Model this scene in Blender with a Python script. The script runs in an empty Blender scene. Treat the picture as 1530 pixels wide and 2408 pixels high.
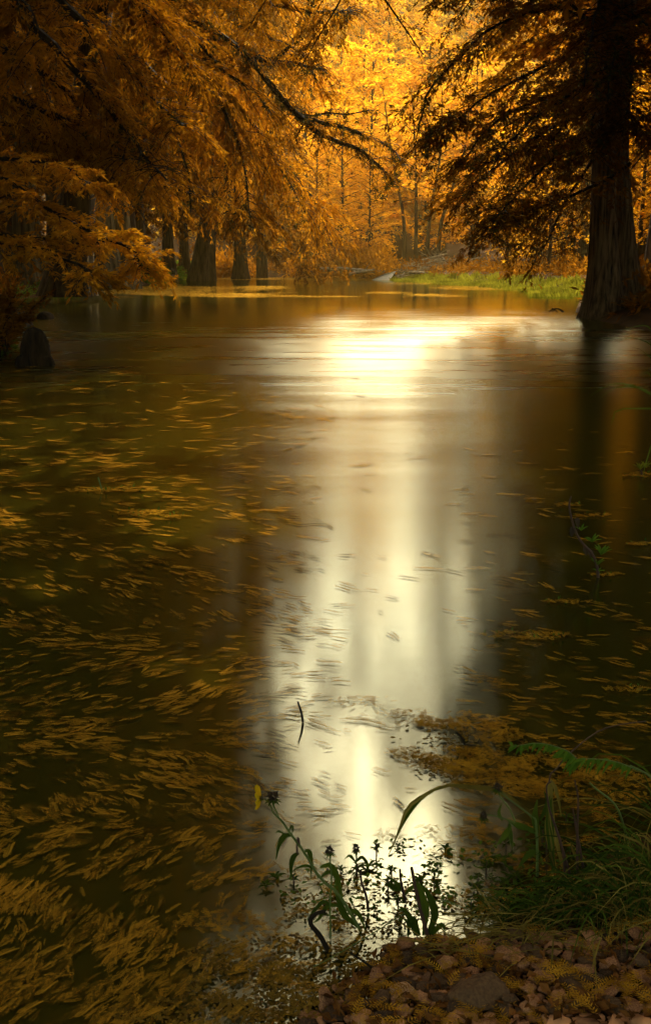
import bpy, math, random
import numpy as np
from mathutils import Vector
C = bpy.context.scene
R_ = math.radians
# ------------------------------------------------------------------ camera
CAM_H, HOR, F = 1.5, 612.0, 35/36*2408          # units of a 1530 x 2408 picture
PITCH = math.atan((1204-HOR)/F)
cam = bpy.data.objects.new('camera', bpy.data.cameras.new('camera'))
C.collection.objects.link(cam); C.camera = cam
cam.location = (0, 0, CAM_H); cam.rotation_euler = (math.pi/2-PITCH, 0, 0)
cam.data.sensor_fit = 'VERTICAL'; cam.data.sensor_height = 36; cam.data.sensor_width = 36
cam.data.lens = 35; cam.data.clip_start = .05; cam.data.clip_end = 2000
# ------------------------------------------------------------------ sky, sun, exposure
SUN_EL, SUN_AZ = 46, 12                          # azimuth to the right of the view direction
w = bpy.data.worlds.new('World'); C.world = w; w.use_nodes = True
nt = w.node_tree; bg = nt.nodes['Background']
sk = nt.nodes.new('ShaderNodeTexSky'); sk.sky_type = 'NISHITA'; sk.sun_disc = False
sk.sun_elevation = R_(SUN_EL); sk.sun_rotation = R_(SUN_AZ)
sk.air_density = 1.0; sk.dust_density = 6.0; sk.ozone_density = .4
mx = nt.nodes.new('ShaderNodeMix'); mx.data_type = 'RGBA'; mx.blend_type = 'MULTIPLY'; mx.inputs[0].default_value = 1
mx.inputs[7].default_value = (2.9, 2.8, 2.25, 1)  # thin warm overcast
nt.links.new(sk.outputs[0], mx.inputs[6]); nt.links.new(mx.outputs[2], bg.inputs[0])
bg.inputs[1].default_value = .15
sl = bpy.data.lights.new('sun', 'SUN'); sl.energy = 4.5; sl.angle = R_(.6); sl.color = (1, .86, .62)
so = bpy.data.objects.new('sun', sl); C.collection.objects.link(so)
sd = Vector((math.sin(R_(SUN_AZ))*math.cos(R_(SUN_EL)), math.cos(R_(SUN_AZ))*math.cos(R_(SUN_EL)), math.sin(R_(SUN_EL))))
so.rotation_euler = sd.to_track_quat('Z', 'Y').to_euler(); so.location = (20, 20, 40)
C.view_settings.view_transform = 'Standard'; C.view_settings.look = 'None'
C.view_settings.exposure = 0.68; C.view_settings.gamma = 1
C.cycles.max_bounces = 8; C.cycles.diffuse_bounces = 3; C.cycles.transmission_bounces = 4; C.cycles.glossy_bounces = 3
C.cycles.caustics_reflective = False; C.cycles.caustics_refractive = False; C.cycles.use_denoising = True

# ------------------------------------------------------------------ helpers
rng = np.random.default_rng(7)
UP = np.array([0, 0, 1.])
cp, sp_ = math.cos(PITCH), math.sin(PITCH)
def ray(x, y):
    a = (x-765)/F; b = (1204-y)/F
    return np.array([a, cp+sp_*b, -sp_+cp*b])
def P(x, y, D):                                  # real point seen at (x, y), D metres ahead
    d = ray(x, y); return np.array([0, 0, CAM_H])+d*(D/d[1])
def W(x, y, z=0.):                               # point of the level z seen at (x, y)
    d = ray(x, y); return np.array([0, 0, CAM_H])+d*((z-CAM_H)/d[2])
def nz(v): return v/np.maximum(np.linalg.norm(v, axis=-1, keepdims=True), 1e-9)
def smooth(pts, n):
    pts = np.asarray(pts, float); k = len(pts)
    if k == 2: t = np.linspace(0, 1, n)[:, None]; return pts[0]*(1-t)+pts[1]*t
    q = np.vstack([2*pts[0]-pts[1], pts, 2*pts[-1]-pts[-2]])
    out = []
    for u in np.linspace(0, k-1, n):
        i = min(int(u), k-2); f = u-i; a, b, c, d = q[i:i+4]
        out.append(.5*(2*b+(c-a)*f+(2*a-5*b+4*c-d)*f*f+(3*b-a-3*c+d)*f**3))
    return np.array(out)
def fbm(p, s=1., seed=0):                        # cheap smooth 3-D noise in about -1..1
    p = np.asarray(p)*s+seed*3.7; o = 0; a = 1.
    x, y, z = p[..., 0], p[..., 1], p[..., 2]
    for k in range(3):
        o = o+a*(np.sin(1.7*x+1.3*np.sin(1.1*y+.7*z)+k)*np.cos(1.3*y+1.1*np.sin(1.5*z+.3*x)+2*k)+.5*np.sin(2.1*z+1.9*np.sin(.8*x-y)+k))
        x, y, z = x*2.07+1.3, y*2.03+.7, z*2.11+2.1; a *= .5
    return o/1.9
class M:                                         # collects faces for ONE mesh
    def __init__(s): s.v = []; s.f = []; s.t = []; s.n = 0
    def add(s, v, f, t=None):
        v = np.asarray(v, float).reshape(-1, 3); f = np.asarray(f, np.int64)
        s.v.append(v); s.f.append(f+s.n); s.n += len(v)
        s.t.append(np.full(len(f), .5) if t is None else np.broadcast_to(t, (len(f),)).astype(float))
    def tubes(s, Pn, Rn, sides=5, t=None):
        Pn = np.asarray(Pn, float); Rn = np.asarray(Rn, float)
        if Pn.ndim == 2: Pn = Pn[None]; Rn = Rn[None]
        n, k, _ = Pn.shape
        if n == 0: return
        T = nz(np.gradient(Pn, axis=1)); ref = np.where(np.abs(nz(Pn[:, -1]-Pn[:, 0])[:, 2:3]) > .8, np.array([[1., 0, 0]]), UP[None])[:, None]
        A = nz(np.cross(T, np.broadcast_to(ref, T.shape))); B = np.cross(T, A)
        th = np.arange(sides)*2*math.pi/sides
        V = Pn[:, :, None]+Rn[..., None, None]*(A[:, :, None]*np.cos(th)[None, None, :, None]+B[:, :, None]*np.sin(th)[None, None, :, None])
        idx = np.arange(n*k*sides).reshape(n, k, sides)
        a = idx[:, :-1]; b = idx[:, 1:]
        f = np.stack([a, np.roll(a, -1, 2), np.roll(b, -1, 2), b], -1).reshape(-1, 4)
        s.add(V, f, t)
    def kites(s, p, d, up, L, wd, t=None, mid=.42, cup=.12):
        n = len(d)
        if n == 0: return
        p = np.broadcast_to(p, (n, 3)); d = nz(d); sd_ = nz(np.cross(d, up)); nn = np.cross(sd_, d)
        L = np.broadcast_to(L, (n,))[:, None]; wd = np.broadcast_to(wd, (n,))[:, None]
        m = p+d*L*mid
        V = np.stack([p, m+sd_*wd*.5+nn*wd*cup, p+d*L, m-sd_*wd*.5+nn*wd*cup], 1)
        s.add(V, np.arange(4*n).reshape(n, 4), t)
    def build(s, name, mat, parent=None, shade=False):
        me = bpy.data.meshes.new(name)
        v = np.concatenate(s.v); me.vertices.add(len(v)); me.vertices.foreach_set('co', v.astype(np.float32).ravel())
        li = np.concatenate([f.ravel() for f in s.f]); tot = np.concatenate([np.full(len(f), f.shape[1]) for f in s.f])
        st = np.concatenate([[0], np.cumsum(tot)[:-1]])
        me.loops.add(len(li)); me.loops.foreach_set('vertex_index', li.astype(np.int32))
        me.polygons.add(len(tot)); me.polygons.foreach_set('loop_start', st.astype(np.int32))
        me.update(calc_edges=True)
        at = me.attributes.new('tint', 'FLOAT', 'FACE'); at.data.foreach_set('value', np.concatenate(s.t).astype(np.float32))
        me.polygons.foreach_set('use_smooth', np.full(len(tot), shade))
        me.materials.append(mat)
        o = bpy.data.objects.new(name, me); C.collection.objects.link(o)
        if parent is not None: o.parent = parent
        return o
def tag(o, label=None, cat=None, group=None, kind=None):
    if label: o['label'] = label
    if cat: o['category'] = cat
    if group: o['group'] = group
    if kind: o['kind'] = kind
    return o
def thing(name, loc, label, cat, group=None):
    o = bpy.data.objects.new(name, None); C.collection.objects.link(o); o.location = loc; o.empty_display_size = .2
    return tag(o, label, cat, group)
def child_of(m, root):                           # geometry was laid out in world space: make it local to its thing
    off = np.array(root.location)
    m.v = [v-off for v in m.v]; return m
def put(m, name, mat, root, shade=False): return child_of(m, root).build(name, mat, root, shade)
def copy_thing(o, loc, rz=0, sc=1., label=None):
    c = o.copy(); C.collection.objects.link(c); c.location = loc; c.rotation_euler = (0, 0, rz); c.scale = (sc,)*3
    if label: c['label'] = label
    for ch in o.children:
        k = ch.copy(); C.collection.objects.link(k); k.parent = c
        for g in ch.children:
            q = g.copy(); C.collection.objects.link(q); q.parent = k
    return c
# ------------------------------------------------------------------ materials
def nodes(name):
    m = bpy.data.materials.new(name); m.use_nodes = True; t = m.node_tree
    return m, t, t.nodes['Principled BSDF'], t.nodes['Material Output']
def ramp(t, src, stops):
    r = t.nodes.new('ShaderNodeValToRGB'); e = r.color_ramp.elements
    while len(e) < len(stops): e.new(.5)
    for q, (p, c) in zip(e, stops): q.position = p; q.color = (*c, 1)
    t.links.new(src, r.inputs[0]); return r.outputs[0]
def noise(t, scale, stretch=(1, 1, 1), detail=4, space='Object', rough=.55):
    tc = t.nodes.new('ShaderNodeTexCoord'); mp = t.nodes.new('ShaderNodeMapping'); n = t.nodes.new('ShaderNodeTexNoise')
    mp.inputs['Scale'].default_value = stretch; n.inputs['Scale'].default_value = scale; n.inputs['Detail'].default_value = detail
    n.inputs['Roughness'].default_value = rough
    if space == 'World':
        g = t.nodes.new('ShaderNodeNewGeometry'); t.links.new(g.outputs['Position'], mp.inputs[0])
    else: t.links.new(tc.outputs[space], mp.inputs[0])
    t.links.new(mp.outputs[0], n.inputs[0]); return n.outputs[0]
def mixc(t, f, a, b, mode='MIX'):
    m = t.nodes.new('ShaderNodeMix'); m.data_type = 'RGBA'; m.blend_type = mode
    for s, v in ((0, f), (6, a), (7, b)):
        if hasattr(v, 'links'): t.links.new(v, m.inputs[s])
        else: m.inputs[s].default_value = v if s == 0 else (*v, 1)
    return m.outputs[2]
def attr(t):
    a = t.nodes.new('ShaderNodeAttribute'); a.attribute_name = 'tint'; return a.outputs['Fac']
def leaf_mat(name, lo, mid, hi, trans=.45, nscale=.5):
    m, t, p, out = nodes(name); t.nodes.remove(p)
    c = ramp(t, attr(t), [(0, lo), (.5, mid), (1, hi)])
    c = mixc(t, .55, c, ramp(t, noise(t, nscale), [(.3, [x*.62 for x in lo]), (.7, hi)]))
    d = t.nodes.new('ShaderNodeBsdfDiffuse'); tr = t.nodes.new('ShaderNodeBsdfTranslucent'); mxs = t.nodes.new('ShaderNodeMixShader')
    t.links.new(c, d.inputs[0]); t.links.new(c, tr.inputs[0]); mxs.inputs[0].default_value = trans
    t.links.new(d.outputs[0], mxs.inputs[1]); t.links.new(tr.outputs[0], mxs.inputs[2]); t.links.new(mxs.outputs[0], out.inputs[0])
    return m
def bark_mat(name, a, b, sc=3., st=(1, 1, .12), bump=.6, rough=.9):
    m, t, p, out = nodes(name); p.inputs['Specular IOR Level'].default_value = .12; n = noise(t, sc, st, 8)
    t.links.new(ramp(t, n, [(.32, a), (.7, b)]), p.inputs['Base Color']); p.inputs['Roughness'].default_value = rough
    bp = t.nodes.new('ShaderNodeBump'); bp.inputs['Strength'].default_value = bump; bp.inputs['Distance'].default_value = .08
    t.links.new(n, bp.inputs['Height']); t.links.new(bp.outputs[0], p.inputs['Normal']); return m
def plain_mat(name, a, b, sc=8., rough=.7, st=(1, 1, 1), bump=.3, dist=.01, spec=.3):
    m, t, p, out = nodes(name); n = noise(t, sc, st, 5)
    c = ramp(t, n, [(.35, a), (.68, b)])
    t.links.new(mixc(t, .5, c, ramp(t, attr(t), [(0, a), (1, b)])), p.inputs['Base Color']); p.inputs['Roughness'].default_value = rough
    p.inputs['Specular IOR Level'].default_value = spec
    bp = t.nodes.new('ShaderNodeBump'); bp.inputs['Strength'].default_value = bump; bp.inputs['Distance'].default_value = dist
    t.links.new(n, bp.inputs['Height']); t.links.new(bp.outputs[0], p.inputs['Normal']); return m
LEAF_RUST = leaf_mat('leaf_rust', (.09, .024, .001), (.36, .125, .004), (.80, .37, .012))  # wide tone range puts lit clumps and dark gaps into the leaf colour
LEAF_DARK = leaf_mat('leaf_dark_rust', (.030, .009, .001), (.16, .052, .003), (.40, .165, .007))  # lowered and widened likewise, so part of the foliage shade is colour
LEAF_GOLD = leaf_mat('leaf_gold', (.62, .22, .006), (.82, .36, .010), (.92, .54, .02), .68, .25)
LEAF_YEL = leaf_mat('leaf_yellow', (.70, .34, .012), (.84, .48, .02), (.92, .60, .04), .65, .12)
LEAF_OLIVE = leaf_mat('leaf_olive_moss', (.035, .032, .006), (.07, .06, .009), (.12, .09, .012), .3, 1.2)
LEAF_GREEN = leaf_mat('leaf_green', (.04, .10, .008), (.08, .17, .01), (.18, .26, .02), .4, 2.)
LEAF_LIME = leaf_mat('leaf_lime', (.05, .045, .006), (.12, .14, .008), (.32, .30, .02), .45, .6)
BARK = bark_mat('bark', (.010, .006, .002), (.10, .062, .024), 9, bump=.8)
BARK_PALE = bark_mat('bark_pale', (.025, .019, .007), (.19, .145, .055), 8, bump=.8)
TWIG = bark_mat('twig', (.006, .004, .0015), (.028, .017, .006), 6, (1, 1, 1), .2)
MUD = plain_mat('mud', (.012, .008, .004), (.05, .032, .014), 3, .9, bump=.5, dist=.03)
DRIFT = bark_mat('driftwood', (.05, .04, .02), (.34, .27, .15), 4, (1, 1, 1), .4)

# ------------------------------------------------------------------ river outline and ground
SHORE = np.array([W(*p)[:2] for p in ((700, 2470), (760, 2375), (850, 2318), (905, 2262), (1000, 2205), (1150, 2165), (1265, 2120), (1390, 2020), (1560, 1900))]
    + [[2.4, 3.2], [4.2, 5], [5.4, 8], [6.3, 13], [7.1, 20], [7.0, 25.5], [7.4, 30], [9.5, 38]]
    + [W(*p)[:2] for p in ((1385, 697), (1340, 686), (1200, 674), (1050, 664), (925, 657), (820, 654), (640, 652), (450, 654), (375, 668), (330, 672), (245, 684), (60, 700))]
    + [[-9.5, 30], [-6.6, 21], [-5.35, 16.5], [-5.6, 12], [-5.2, 7], [-4.6, 2], [-3.2, -1.2], [-1.2, .2], [-.5, 1.0]])
def shore_dist(x, y):                            # > 0 on land
    d = np.full(x.shape, 1e9); ins = np.zeros(x.shape, bool); n = len(SHORE)
    for i in range(n):
        a, b = SHORE[i], SHORE[(i+1) % n]; e = b-a
        t = np.clip(((x-a[0])*e[0]+(y-a[1])*e[1])/(e@e), 0, 1)
        d = np.minimum(d, np.hypot(x-a[0]-t*e[0], y-a[1]-t*e[1]))
        c = (a[1] > y) != (b[1] > y)
        with np.errstate(divide='ignore', invalid='ignore'):
            ins ^= c & (x < (b[0]-a[0])*(y-a[1])/(b[1]-a[1]+1e-12)+a[0])
    return np.where(ins, -d, d)
def ground_z(x, y):
    x = np.asarray(x, float); y = np.asarray(y, float); d = shore_dist(x, y)
    p = np.stack([x, y, 0*x], -1)
    far = np.hypot(x, y); near = np.clip(1-far/7, 0, 1)
    land = np.where(d < 0, np.maximum(d*.35, -1.2), (1-np.exp(-np.maximum(d, 0)/(1.2+.35*near)))*(.10*near+.75*(1-near)))
    land = land+np.where(d > -.1, 1, 0)*fbm(p, 9)*.006*near+np.clip(d, 0, 1)*fbm(p, .7)*.12*(1-near)
    hy = np.clip((y-105)/150, 0, 1); hs = np.clip((np.abs(x)-35)/140, 0, 1)
    return land+np.where(d > 0, (hy*hy*(3-2*hy))*60+(hs*hs*(3-2*hs))*22, 0)
def grid_mesh(nx, ny, fx, fy, fz):
    u = np.linspace(-1, 1, nx); v = np.linspace(0, 1, ny); X, Y = np.meshgrid(fx(u), fy(v), indexing='ij')
    Z = fz(X, Y); V = np.stack([X, Y, Z], -1).reshape(-1, 3)
    i = np.arange(nx*ny).reshape(nx, ny); f = np.stack([i[:-1, :-1], i[1:, :-1], i[1:, 1:], i[:-1, 1:]], -1).reshape(-1, 4)
    m = M(); m.add(V, f); return m
gm = grid_mesh(361, 420, lambda u: np.sign(u)*(np.exp(np.abs(u)*6.6)-1)/(np.exp(6.6)-1)*700, lambda v: -20+(np.exp(v*4.2)-1)/(np.exp(4.2)-1)*1000, ground_z)
g = plain_mat('forest_floor', (.010, .007, .002), (.075, .032, .006), 2.5, .95, bump=.8, dist=.05, spec=.04)
tag(gm.build('ground', g, shade=True), kind='structure')

# water: a murky river; a breeze-ruffled band lies across it, the rest is a slow smooth mirror
m, t, p, out = nodes('river_water_surface')
geo = t.nodes.new('ShaderNodeNewGeometry'); sx = t.nodes.new('ShaderNodeSeparateXYZ'); t.links.new(geo.outputs['Position'], sx.inputs[0])
wob = noise(t, 1.0, (.05, .22, 1), 3, 'World')
ad = t.nodes.new('ShaderNodeMath'); ad.operation = 'MULTIPLY_ADD'; ad.inputs[1].default_value = 9.0; t.links.new(wob, ad.inputs[0])
t.links.new(sx.outputs[1], ad.inputs[2])
mr = t.nodes.new('ShaderNodeMapRange'); mr.inputs[1].default_value = 0; mr.inputs[2].default_value = 60; t.links.new(ad.outputs[0], mr.inputs[0])
rg = ramp(t, mr.outputs[0], [(0.0, (.10,)*3), (.13, (.12,)*3), (.20, (.20,)*3), (.28, (.27,)*3), (.36, (.29,)*3), (.46, (.26,)*3), (.6, (.2,)*3), (.8, (.12,)*3)])
fine = noise(t, 1.0, (.30, 1.5, 1), 4, 'World')
rr = mixc(t, .2, rg, mixc(t, 1, rg, ramp(t, fine, [(.3, (.45,)*3), (.7, (1.5,)*3)]), 'MULTIPLY'))
t.nodes.remove(p)
bp = t.nodes.new('ShaderNodeBump'); bp.inputs['Strength'].default_value = .05; bp.inputs['Distance'].default_value = .02
t.links.new(noise(t, 1.2, (.5, 2.5, 1), 3, 'World'), bp.inputs['Height'])
gl = t.nodes.new('ShaderNodeBsdfAnisotropic'); gl.distribution = 'BECKMANN'; gl.inputs['Color'].default_value = (.91, .98, .80, 1)
gl.inputs['Anisotropy'].default_value = .4; tv = t.nodes.new('ShaderNodeCombineXYZ'); tv.inputs[0].default_value = 1
t.links.new(tv.outputs[0], gl.inputs['Tangent']); t.links.new(rr, gl.inputs['Roughness']); t.links.new(bp.outputs[0], gl.inputs['Normal'])
df = t.nodes.new('ShaderNodeBsdfDiffuse'); df.inputs[0].default_value = (.026, .022, .0018, 1)
fr = t.nodes.new('ShaderNodeFresnel'); fr.inputs[0].default_value = 1.8; t.links.new(bp.outputs[0], fr.inputs['Normal'])
ms = t.nodes.new('ShaderNodeMixShader'); t.links.new(fr.outputs[0], ms.inputs[0]); t.links.new(df.outputs[0], ms.inputs[1]); t.links.new(gl.outputs[0], ms.inputs[2])
t.links.new(ms.outputs[0], out.inputs[0])
WATER = m
wm = M(); sh = SHORE
wm.add([(-40, -8, 0), (40, -8, 0), (40, 100, 0), (-40, 100, 0)], [[0, 1, 2, 3]])
tag(wm.build('river_water', WATER), kind='structure')

# ------------------------------------------------------------------ tree growing
QS, QT, QP = .6, .45, .38                        # spacing of twigs, twiglets and leaf sprays
class Tree:
    def __init__(s, leaf_len, aspect=.3): s.wood = M(); s.trunk = M(); s.leaf = M(); s.moss = M(); s.L = leaf_len; s.A = aspect
    def limb(s, pts, r0, r1, t0=.15, sp=.4, sl=1.6, droop=.35, dens=.8, tsp=.16, ssp=.07, end=.45, cl=.5, moss=0., up=.15, wood=True, hang=.25, tl=.42):
        n = 14; q = smooth(pts, n); sp *= QS; tsp *= QT; ssp *= QP
        ln = np.linalg.norm(np.diff(q, axis=0), axis=1).sum()
        jit = rng.normal(0, .007*ln, (n, 3)); jit[0] = 0; q = q+jit*.5
        s.wood.tubes(q, np.linspace(r0, r1, n), 6 if r0 > .04 else 4)
        k = max(3, int(ln*(1-t0)/sp)*2); t = np.sort(rng.uniform(t0, 1, k))
        i = np.minimum((t*(n-1)).astype(int), n-2); f = (t*(n-1)-i)[:, None]
        p0 = q[i]*(1-f)+q[i+1]*f; tan = nz(q[i+1]-q[i])
        side = nz(np.cross(tan, UP))*np.where(np.arange(k) % 2, 1, -1)[:, None]
        d = nz(tan*rng.uniform(.35, .9, (k, 1))+side*rng.uniform(.4, 1, (k, 1))+UP*rng.normal(up, .3, (k, 1)))
        L = sl*(end+(1-end)*(1-t))*np.minimum(1, (t-t0)*5+.4)*rng.uniform(.5, 1.2, k)
        u = np.linspace(0, 1, 5)[None, :, None]
        S = p0[:, None]+d[:, None]*L[:, None, None]*u-UP*droop*L[:, None, None]*u*u+rng.normal(0, .02, (k, 5, 3))*L[:, None, None]
        S[:, 0] = p0
        if wood: s.wood.tubes(S, (np.maximum(r1*.8, L*.008))[:, None]*np.linspace(1, .3, 5)[None], 3)
        kt = np.maximum(2, (L/tsp).astype(int)); j = np.repeat(np.arange(k), kt); K = len(j)
        v = rng.uniform(.08, 1, K); jj = np.minimum((v*4).astype(int), 3); ff = (v*4-jj)[:, None]
        tp = S[j, jj]*(1-ff)+S[j, jj+1]*ff; td = nz(S[j, jj+1]-S[j, jj])
        ts = nz(np.cross(td, UP))*rng.choice([-1, 1], K)[:, None]
        dd = nz(td*rng.uniform(.4, 1, (K, 1))+ts*rng.uniform(.3, 1, (K, 1))+UP*rng.normal(0, .25, (K, 1)))
        tL = (L[j]*tl*(1.1-.6*v)*rng.uniform(.5, 1.2, K))
        ks = np.maximum(2, (tL/ssp).astype(int)); a = np.repeat(np.arange(K), ks); N = len(a)
        b = rng.uniform(0, 1, N)
        sp0 = tp[a]+dd[a]*(tL[a]*b)[:, None]-UP*(hang*tL[a]*b*b)[:, None]
        sdv = nz(np.cross(dd[a], UP))*rng.choice([-1, 1], N)[:, None]
        sdir = dd[a]*rng.uniform(.5, 1, (N, 1))+sdv*rng.uniform(.1, .9, (N, 1))-UP*rng.normal(hang, .25, (N, 1))
        c = fbm(sp0, cl/s.L*.14+.35, int(ln*10) % 7); keep = rng.uniform(0, 1, N) < np.clip(dens+c*.85, 0, 1)
        sp0, sdir = sp0[keep], sdir[keep]; N = len(sp0)
        nrm = nz(rng.normal(0, .55, (N, 3))+UP)
        LL = s.L*rng.uniform(.6, 1.25, N)
        ti = np.clip(.5+.35*fbm(sp0, .6, 3)+rng.normal(0, .16, N), 0, 1)
        s.leaf.kites(sp0, sdir, nrm, LL, LL*s.A, ti)
        if moss > 0:                             # dark hanging tufts of air plants and cones
            nm = int(ln*moss); tt = rng.uniform(.1, 1, nm); i = np.minimum((tt*(n-1)).astype(int), n-2)
            c0 = q[i]+rng.normal(0, .06, (nm, 3))
            z = rng.integers(0, k, nm); c0 = np.where(rng.random((nm, 1)) < .6, S[z, rng.integers(0, 5, nm)], c0)
            a = np.repeat(np.arange(nm), 16); e = nz(rng.normal(0, 1, (len(a), 3))-UP*.5)
            s.moss.kites(c0[a]+e*.02, e, nz(rng.normal(0, 1, (len(a), 3))), s.L*rng.uniform(.5, 1.2, len(a)), s.L*.22, rng.random(len(a)))
        return q
    def trunk_(s, pts, r0, r1, flare=1.3, fh=1.2, lobes=7, amp=.12, n=26, sides=36, seed=0):
        q = smooth(pts, n); h = q[:, 2]-q[0, 2]; th = np.arange(sides)*2*math.pi/sides
        Rr = np.linspace(r0, r1, n)*(1+(flare-1)*np.exp(-h/fh)) ; am = amp*(.35+1.2*np.exp(-h/(fh*1.3)))
        rs = np.random.default_rng(seed); ph = rs.uniform(0, 6.28, 4)
        wv = np.abs(np.sin(th[None]*lobes/2+ph[0]+h[:, None]*.05))-.6+.45*np.sin(th[None]*(lobes//2+1)+ph[1])+.25*np.sin(th[None]*lobes*2+ph[2]+h[:, None]*.2)
        rad = Rr[:, None]*(1+am[:, None]*wv)+rs.normal(0, .008*r0, (n, sides))
        V = q[:, None]+np.stack([np.cos(th), np.sin(th), 0*th], -1)[None]*rad[..., None]
        i = np.arange(n*sides).reshape(n, sides); a, b = i[:-1], i[1:]
        s.trunk.add(V, np.stack([a, np.roll(a, -1, 1), np.roll(b, -1, 1), b], -1).reshape(-1, 4)); return q
    def crown(s, q, z0, n, length, top_len, rise=.35, sag=.35, side=None, **kw):
        """limbs up the trunk polyline q from height z0; side = direction the limbs favour"""
        zs = q[:, 2]
        for k in range(n):
            f = (k+rng.uniform(0, 1))/n; h = z0+(zs[-1]-z0)*f**.9
            b = np.array([np.interp(h, zs, q[:, 0]), np.interp(h, zs, q[:, 1]), h])
            az = k*2.4+rng.uniform(-.3, .3); e = np.array([math.cos(az), math.sin(az), 0])
            Lk = (length*(1-f)+top_len*f)*rng.uniform(.75, 1.15)
            if side is not None:
                e = nz(e+np.array(side)*.8); Lk *= .6+.5*max(0, float(e@nz(np.array(side))))
            r = rise+.5*f
            pts = [b, b+e*Lk*.35+UP*Lk*r*.35, b+e*Lk*.7+UP*Lk*(r*.6-sag*.15), b+e*Lk+UP*Lk*(r*.6-sag*(1-f*.7))]
            s.limb(pts, .015+.009*Lk, .010, **kw)
    def done(s, name, loc, label, bark, leaf, cat='tree', group=None, mossmat=None):
        root = thing(name, loc, label, cat, group)
        if s.trunk.n: tr = put(s.trunk, 'trunk', bark, root, True)
        if s.wood.n: put(s.wood, 'branches', TWIG if bark is not BARK_PALE else BARK, root)
        if s.leaf.n: put(s.leaf, 'crown', leaf, root)
        if s.moss.n: put(s.moss, 'moss_clumps', mossmat or LEAF_OLIVE, root)
        return root
def G(x, y): return float(ground_z(np.array([x]), np.array([y]))[0])
def base(x, y): return np.array([x, y, G(x, y)-.1])

# ---- big cypress on the right bank
rng = np.random.default_rng(11)
T = Tree(.13, .3); D = 27.
b1, b2 = P(1422, 742, D), P(1478, 745, D+.7); b1[2] = b2[2] = -.25
qa = T.trunk_([b1, P(1418, 560, D), P(1420, 330, D), P(1425, 60, D), P(1428, -300, D), P(1432, -700, D)], .37, .16, 2.1, .9, 9, .13, seed=1)
qb = T.trunk_([b2, P(1462, 560, D+.7), P(1452, 330, D+.6), P(1470, 100, D+.6), P(1490, -250, D+.5), P(1510, -560, D+.4)], .35, .14, 2.2, .9, 9, .13, seed=2)
kw = dict(sp=.30, sl=1.9, droop=.45, dens=.5, tsp=.2, ssp=.07, moss=7)
DK = D-1
for pl, z in (([(1425, 60), (1300, 20), (1160, 60), (1085, 130), (1010, 215), (985, 290), (970, 362)], (0, -.5, -1, -1.6, -2, -2.2, -2.4)),
          ([(1425, 130), (1330, 130), (1220, 185), (1130, 235), (1040, 300), (985, 332)], (0, -.5, -1.2, -2, -2.6, -3)),
          ([(1422, 190), (1320, 220), (1200, 262), (1120, 330), (1085, 400)], (0, -1, -2, -2.6, -3)),
          ([(1424, 240), (1300, 300), (1180, 380), (1110, 440), (1085, 475)], (0, -.8, -1.6, -2.2, -2.5)),
          ([(1420, 300), (1330, 350), (1240, 430), (1170, 510), (1150, 560)], (0, -1, -2, -3, -3.5)),
          ([(1480, 385), (1400, 432), (1290, 480), (1200, 508), (1145, 520)], (0, -1.2, -2, -2.4, -2.7)),
          ([(1425, 90), (1340, 10), (1240, -40), (1130, -20), (1075, 40)], (0, .4, .6, .8, 1)),
          ([(1430, 0), (1350, -60), (1230, -110), (1120, -90), (1050, -20)], (0, -.8, -1.4, -2, -2.3)),
          ([(1460, 150), (1400, 190), (1300, 250), (1200, 330), (1140, 420)], (0, -2, -3.5, -4.6, -5.2)),
          ([(1430, 200), (1370, 250), (1290, 330), (1210, 440), (1180, 530)], (0, 1, 1.8, 2.4, 2.8)),
          ([(1470, 250), (1500, 300), (1545, 360), (1600, 430)], (0, -1, -1.6, -2)),
          ([(1480, 150), (1530, 150), (1600, 180), (1690, 240)], (0, -.8, -1.6, -2.2)),
          ([(1425, -60), (1405, 20), (1385, 110), (1370, 200)], (0, -2, -3.6, -4.8)), ([(1450, -20), (1450, 50), (1440, 140), (1425, 240)], (0, -2, -3.6, -4.6)),
          ([(1460, 60), (1480, 130), (1480, 220), (1462, 320)], (0, -1.8, -3.2, -4.2)), ([(1430, 130), (1410, 200), (1392, 290), (1380, 370)], (0, -1.6, -3, -3.8)),
          ([(1440, 60), (1480, 30), (1520, 60), (1560, 130)], (0, -1.6, -3, -4)),
          ([(1430, 300), (1390, 380), (1330, 470), (1290, 560), (1265, 600)], (0, .6, 1.2, 1.5, 1.6))):
    pts = [P(x, y, D+dz) for (x, y), dz in zip(pl, z)]
    T.limb(pts, .052, .010, t0=.12, **kw)
T.crown(qa, 8.4, 70, 8.0, 3.6, .3, .45, (-.3, 0, 0), **{**kw, 'sp': .5, 'moss': 1, 'dens': .5})
T.crown(qb, 8.5, 40, 5.6, 2.5, .3, .45, (.6, 0, 0), **{**kw, 'sp': .6, 'moss': 1, 'dens': .5})
T.done('cypress_tree', (b1[0], b1[1], 0), 'massive double-trunk bald cypress in the water at the right bank, thin mossy boughs', bark_mat('ridged_bark', (.014, .008, .003), (.26, .16, .065), 14, (1, 1, .09), 1.), LEAF_DARK, group='big cypresses on the river banks')

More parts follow.
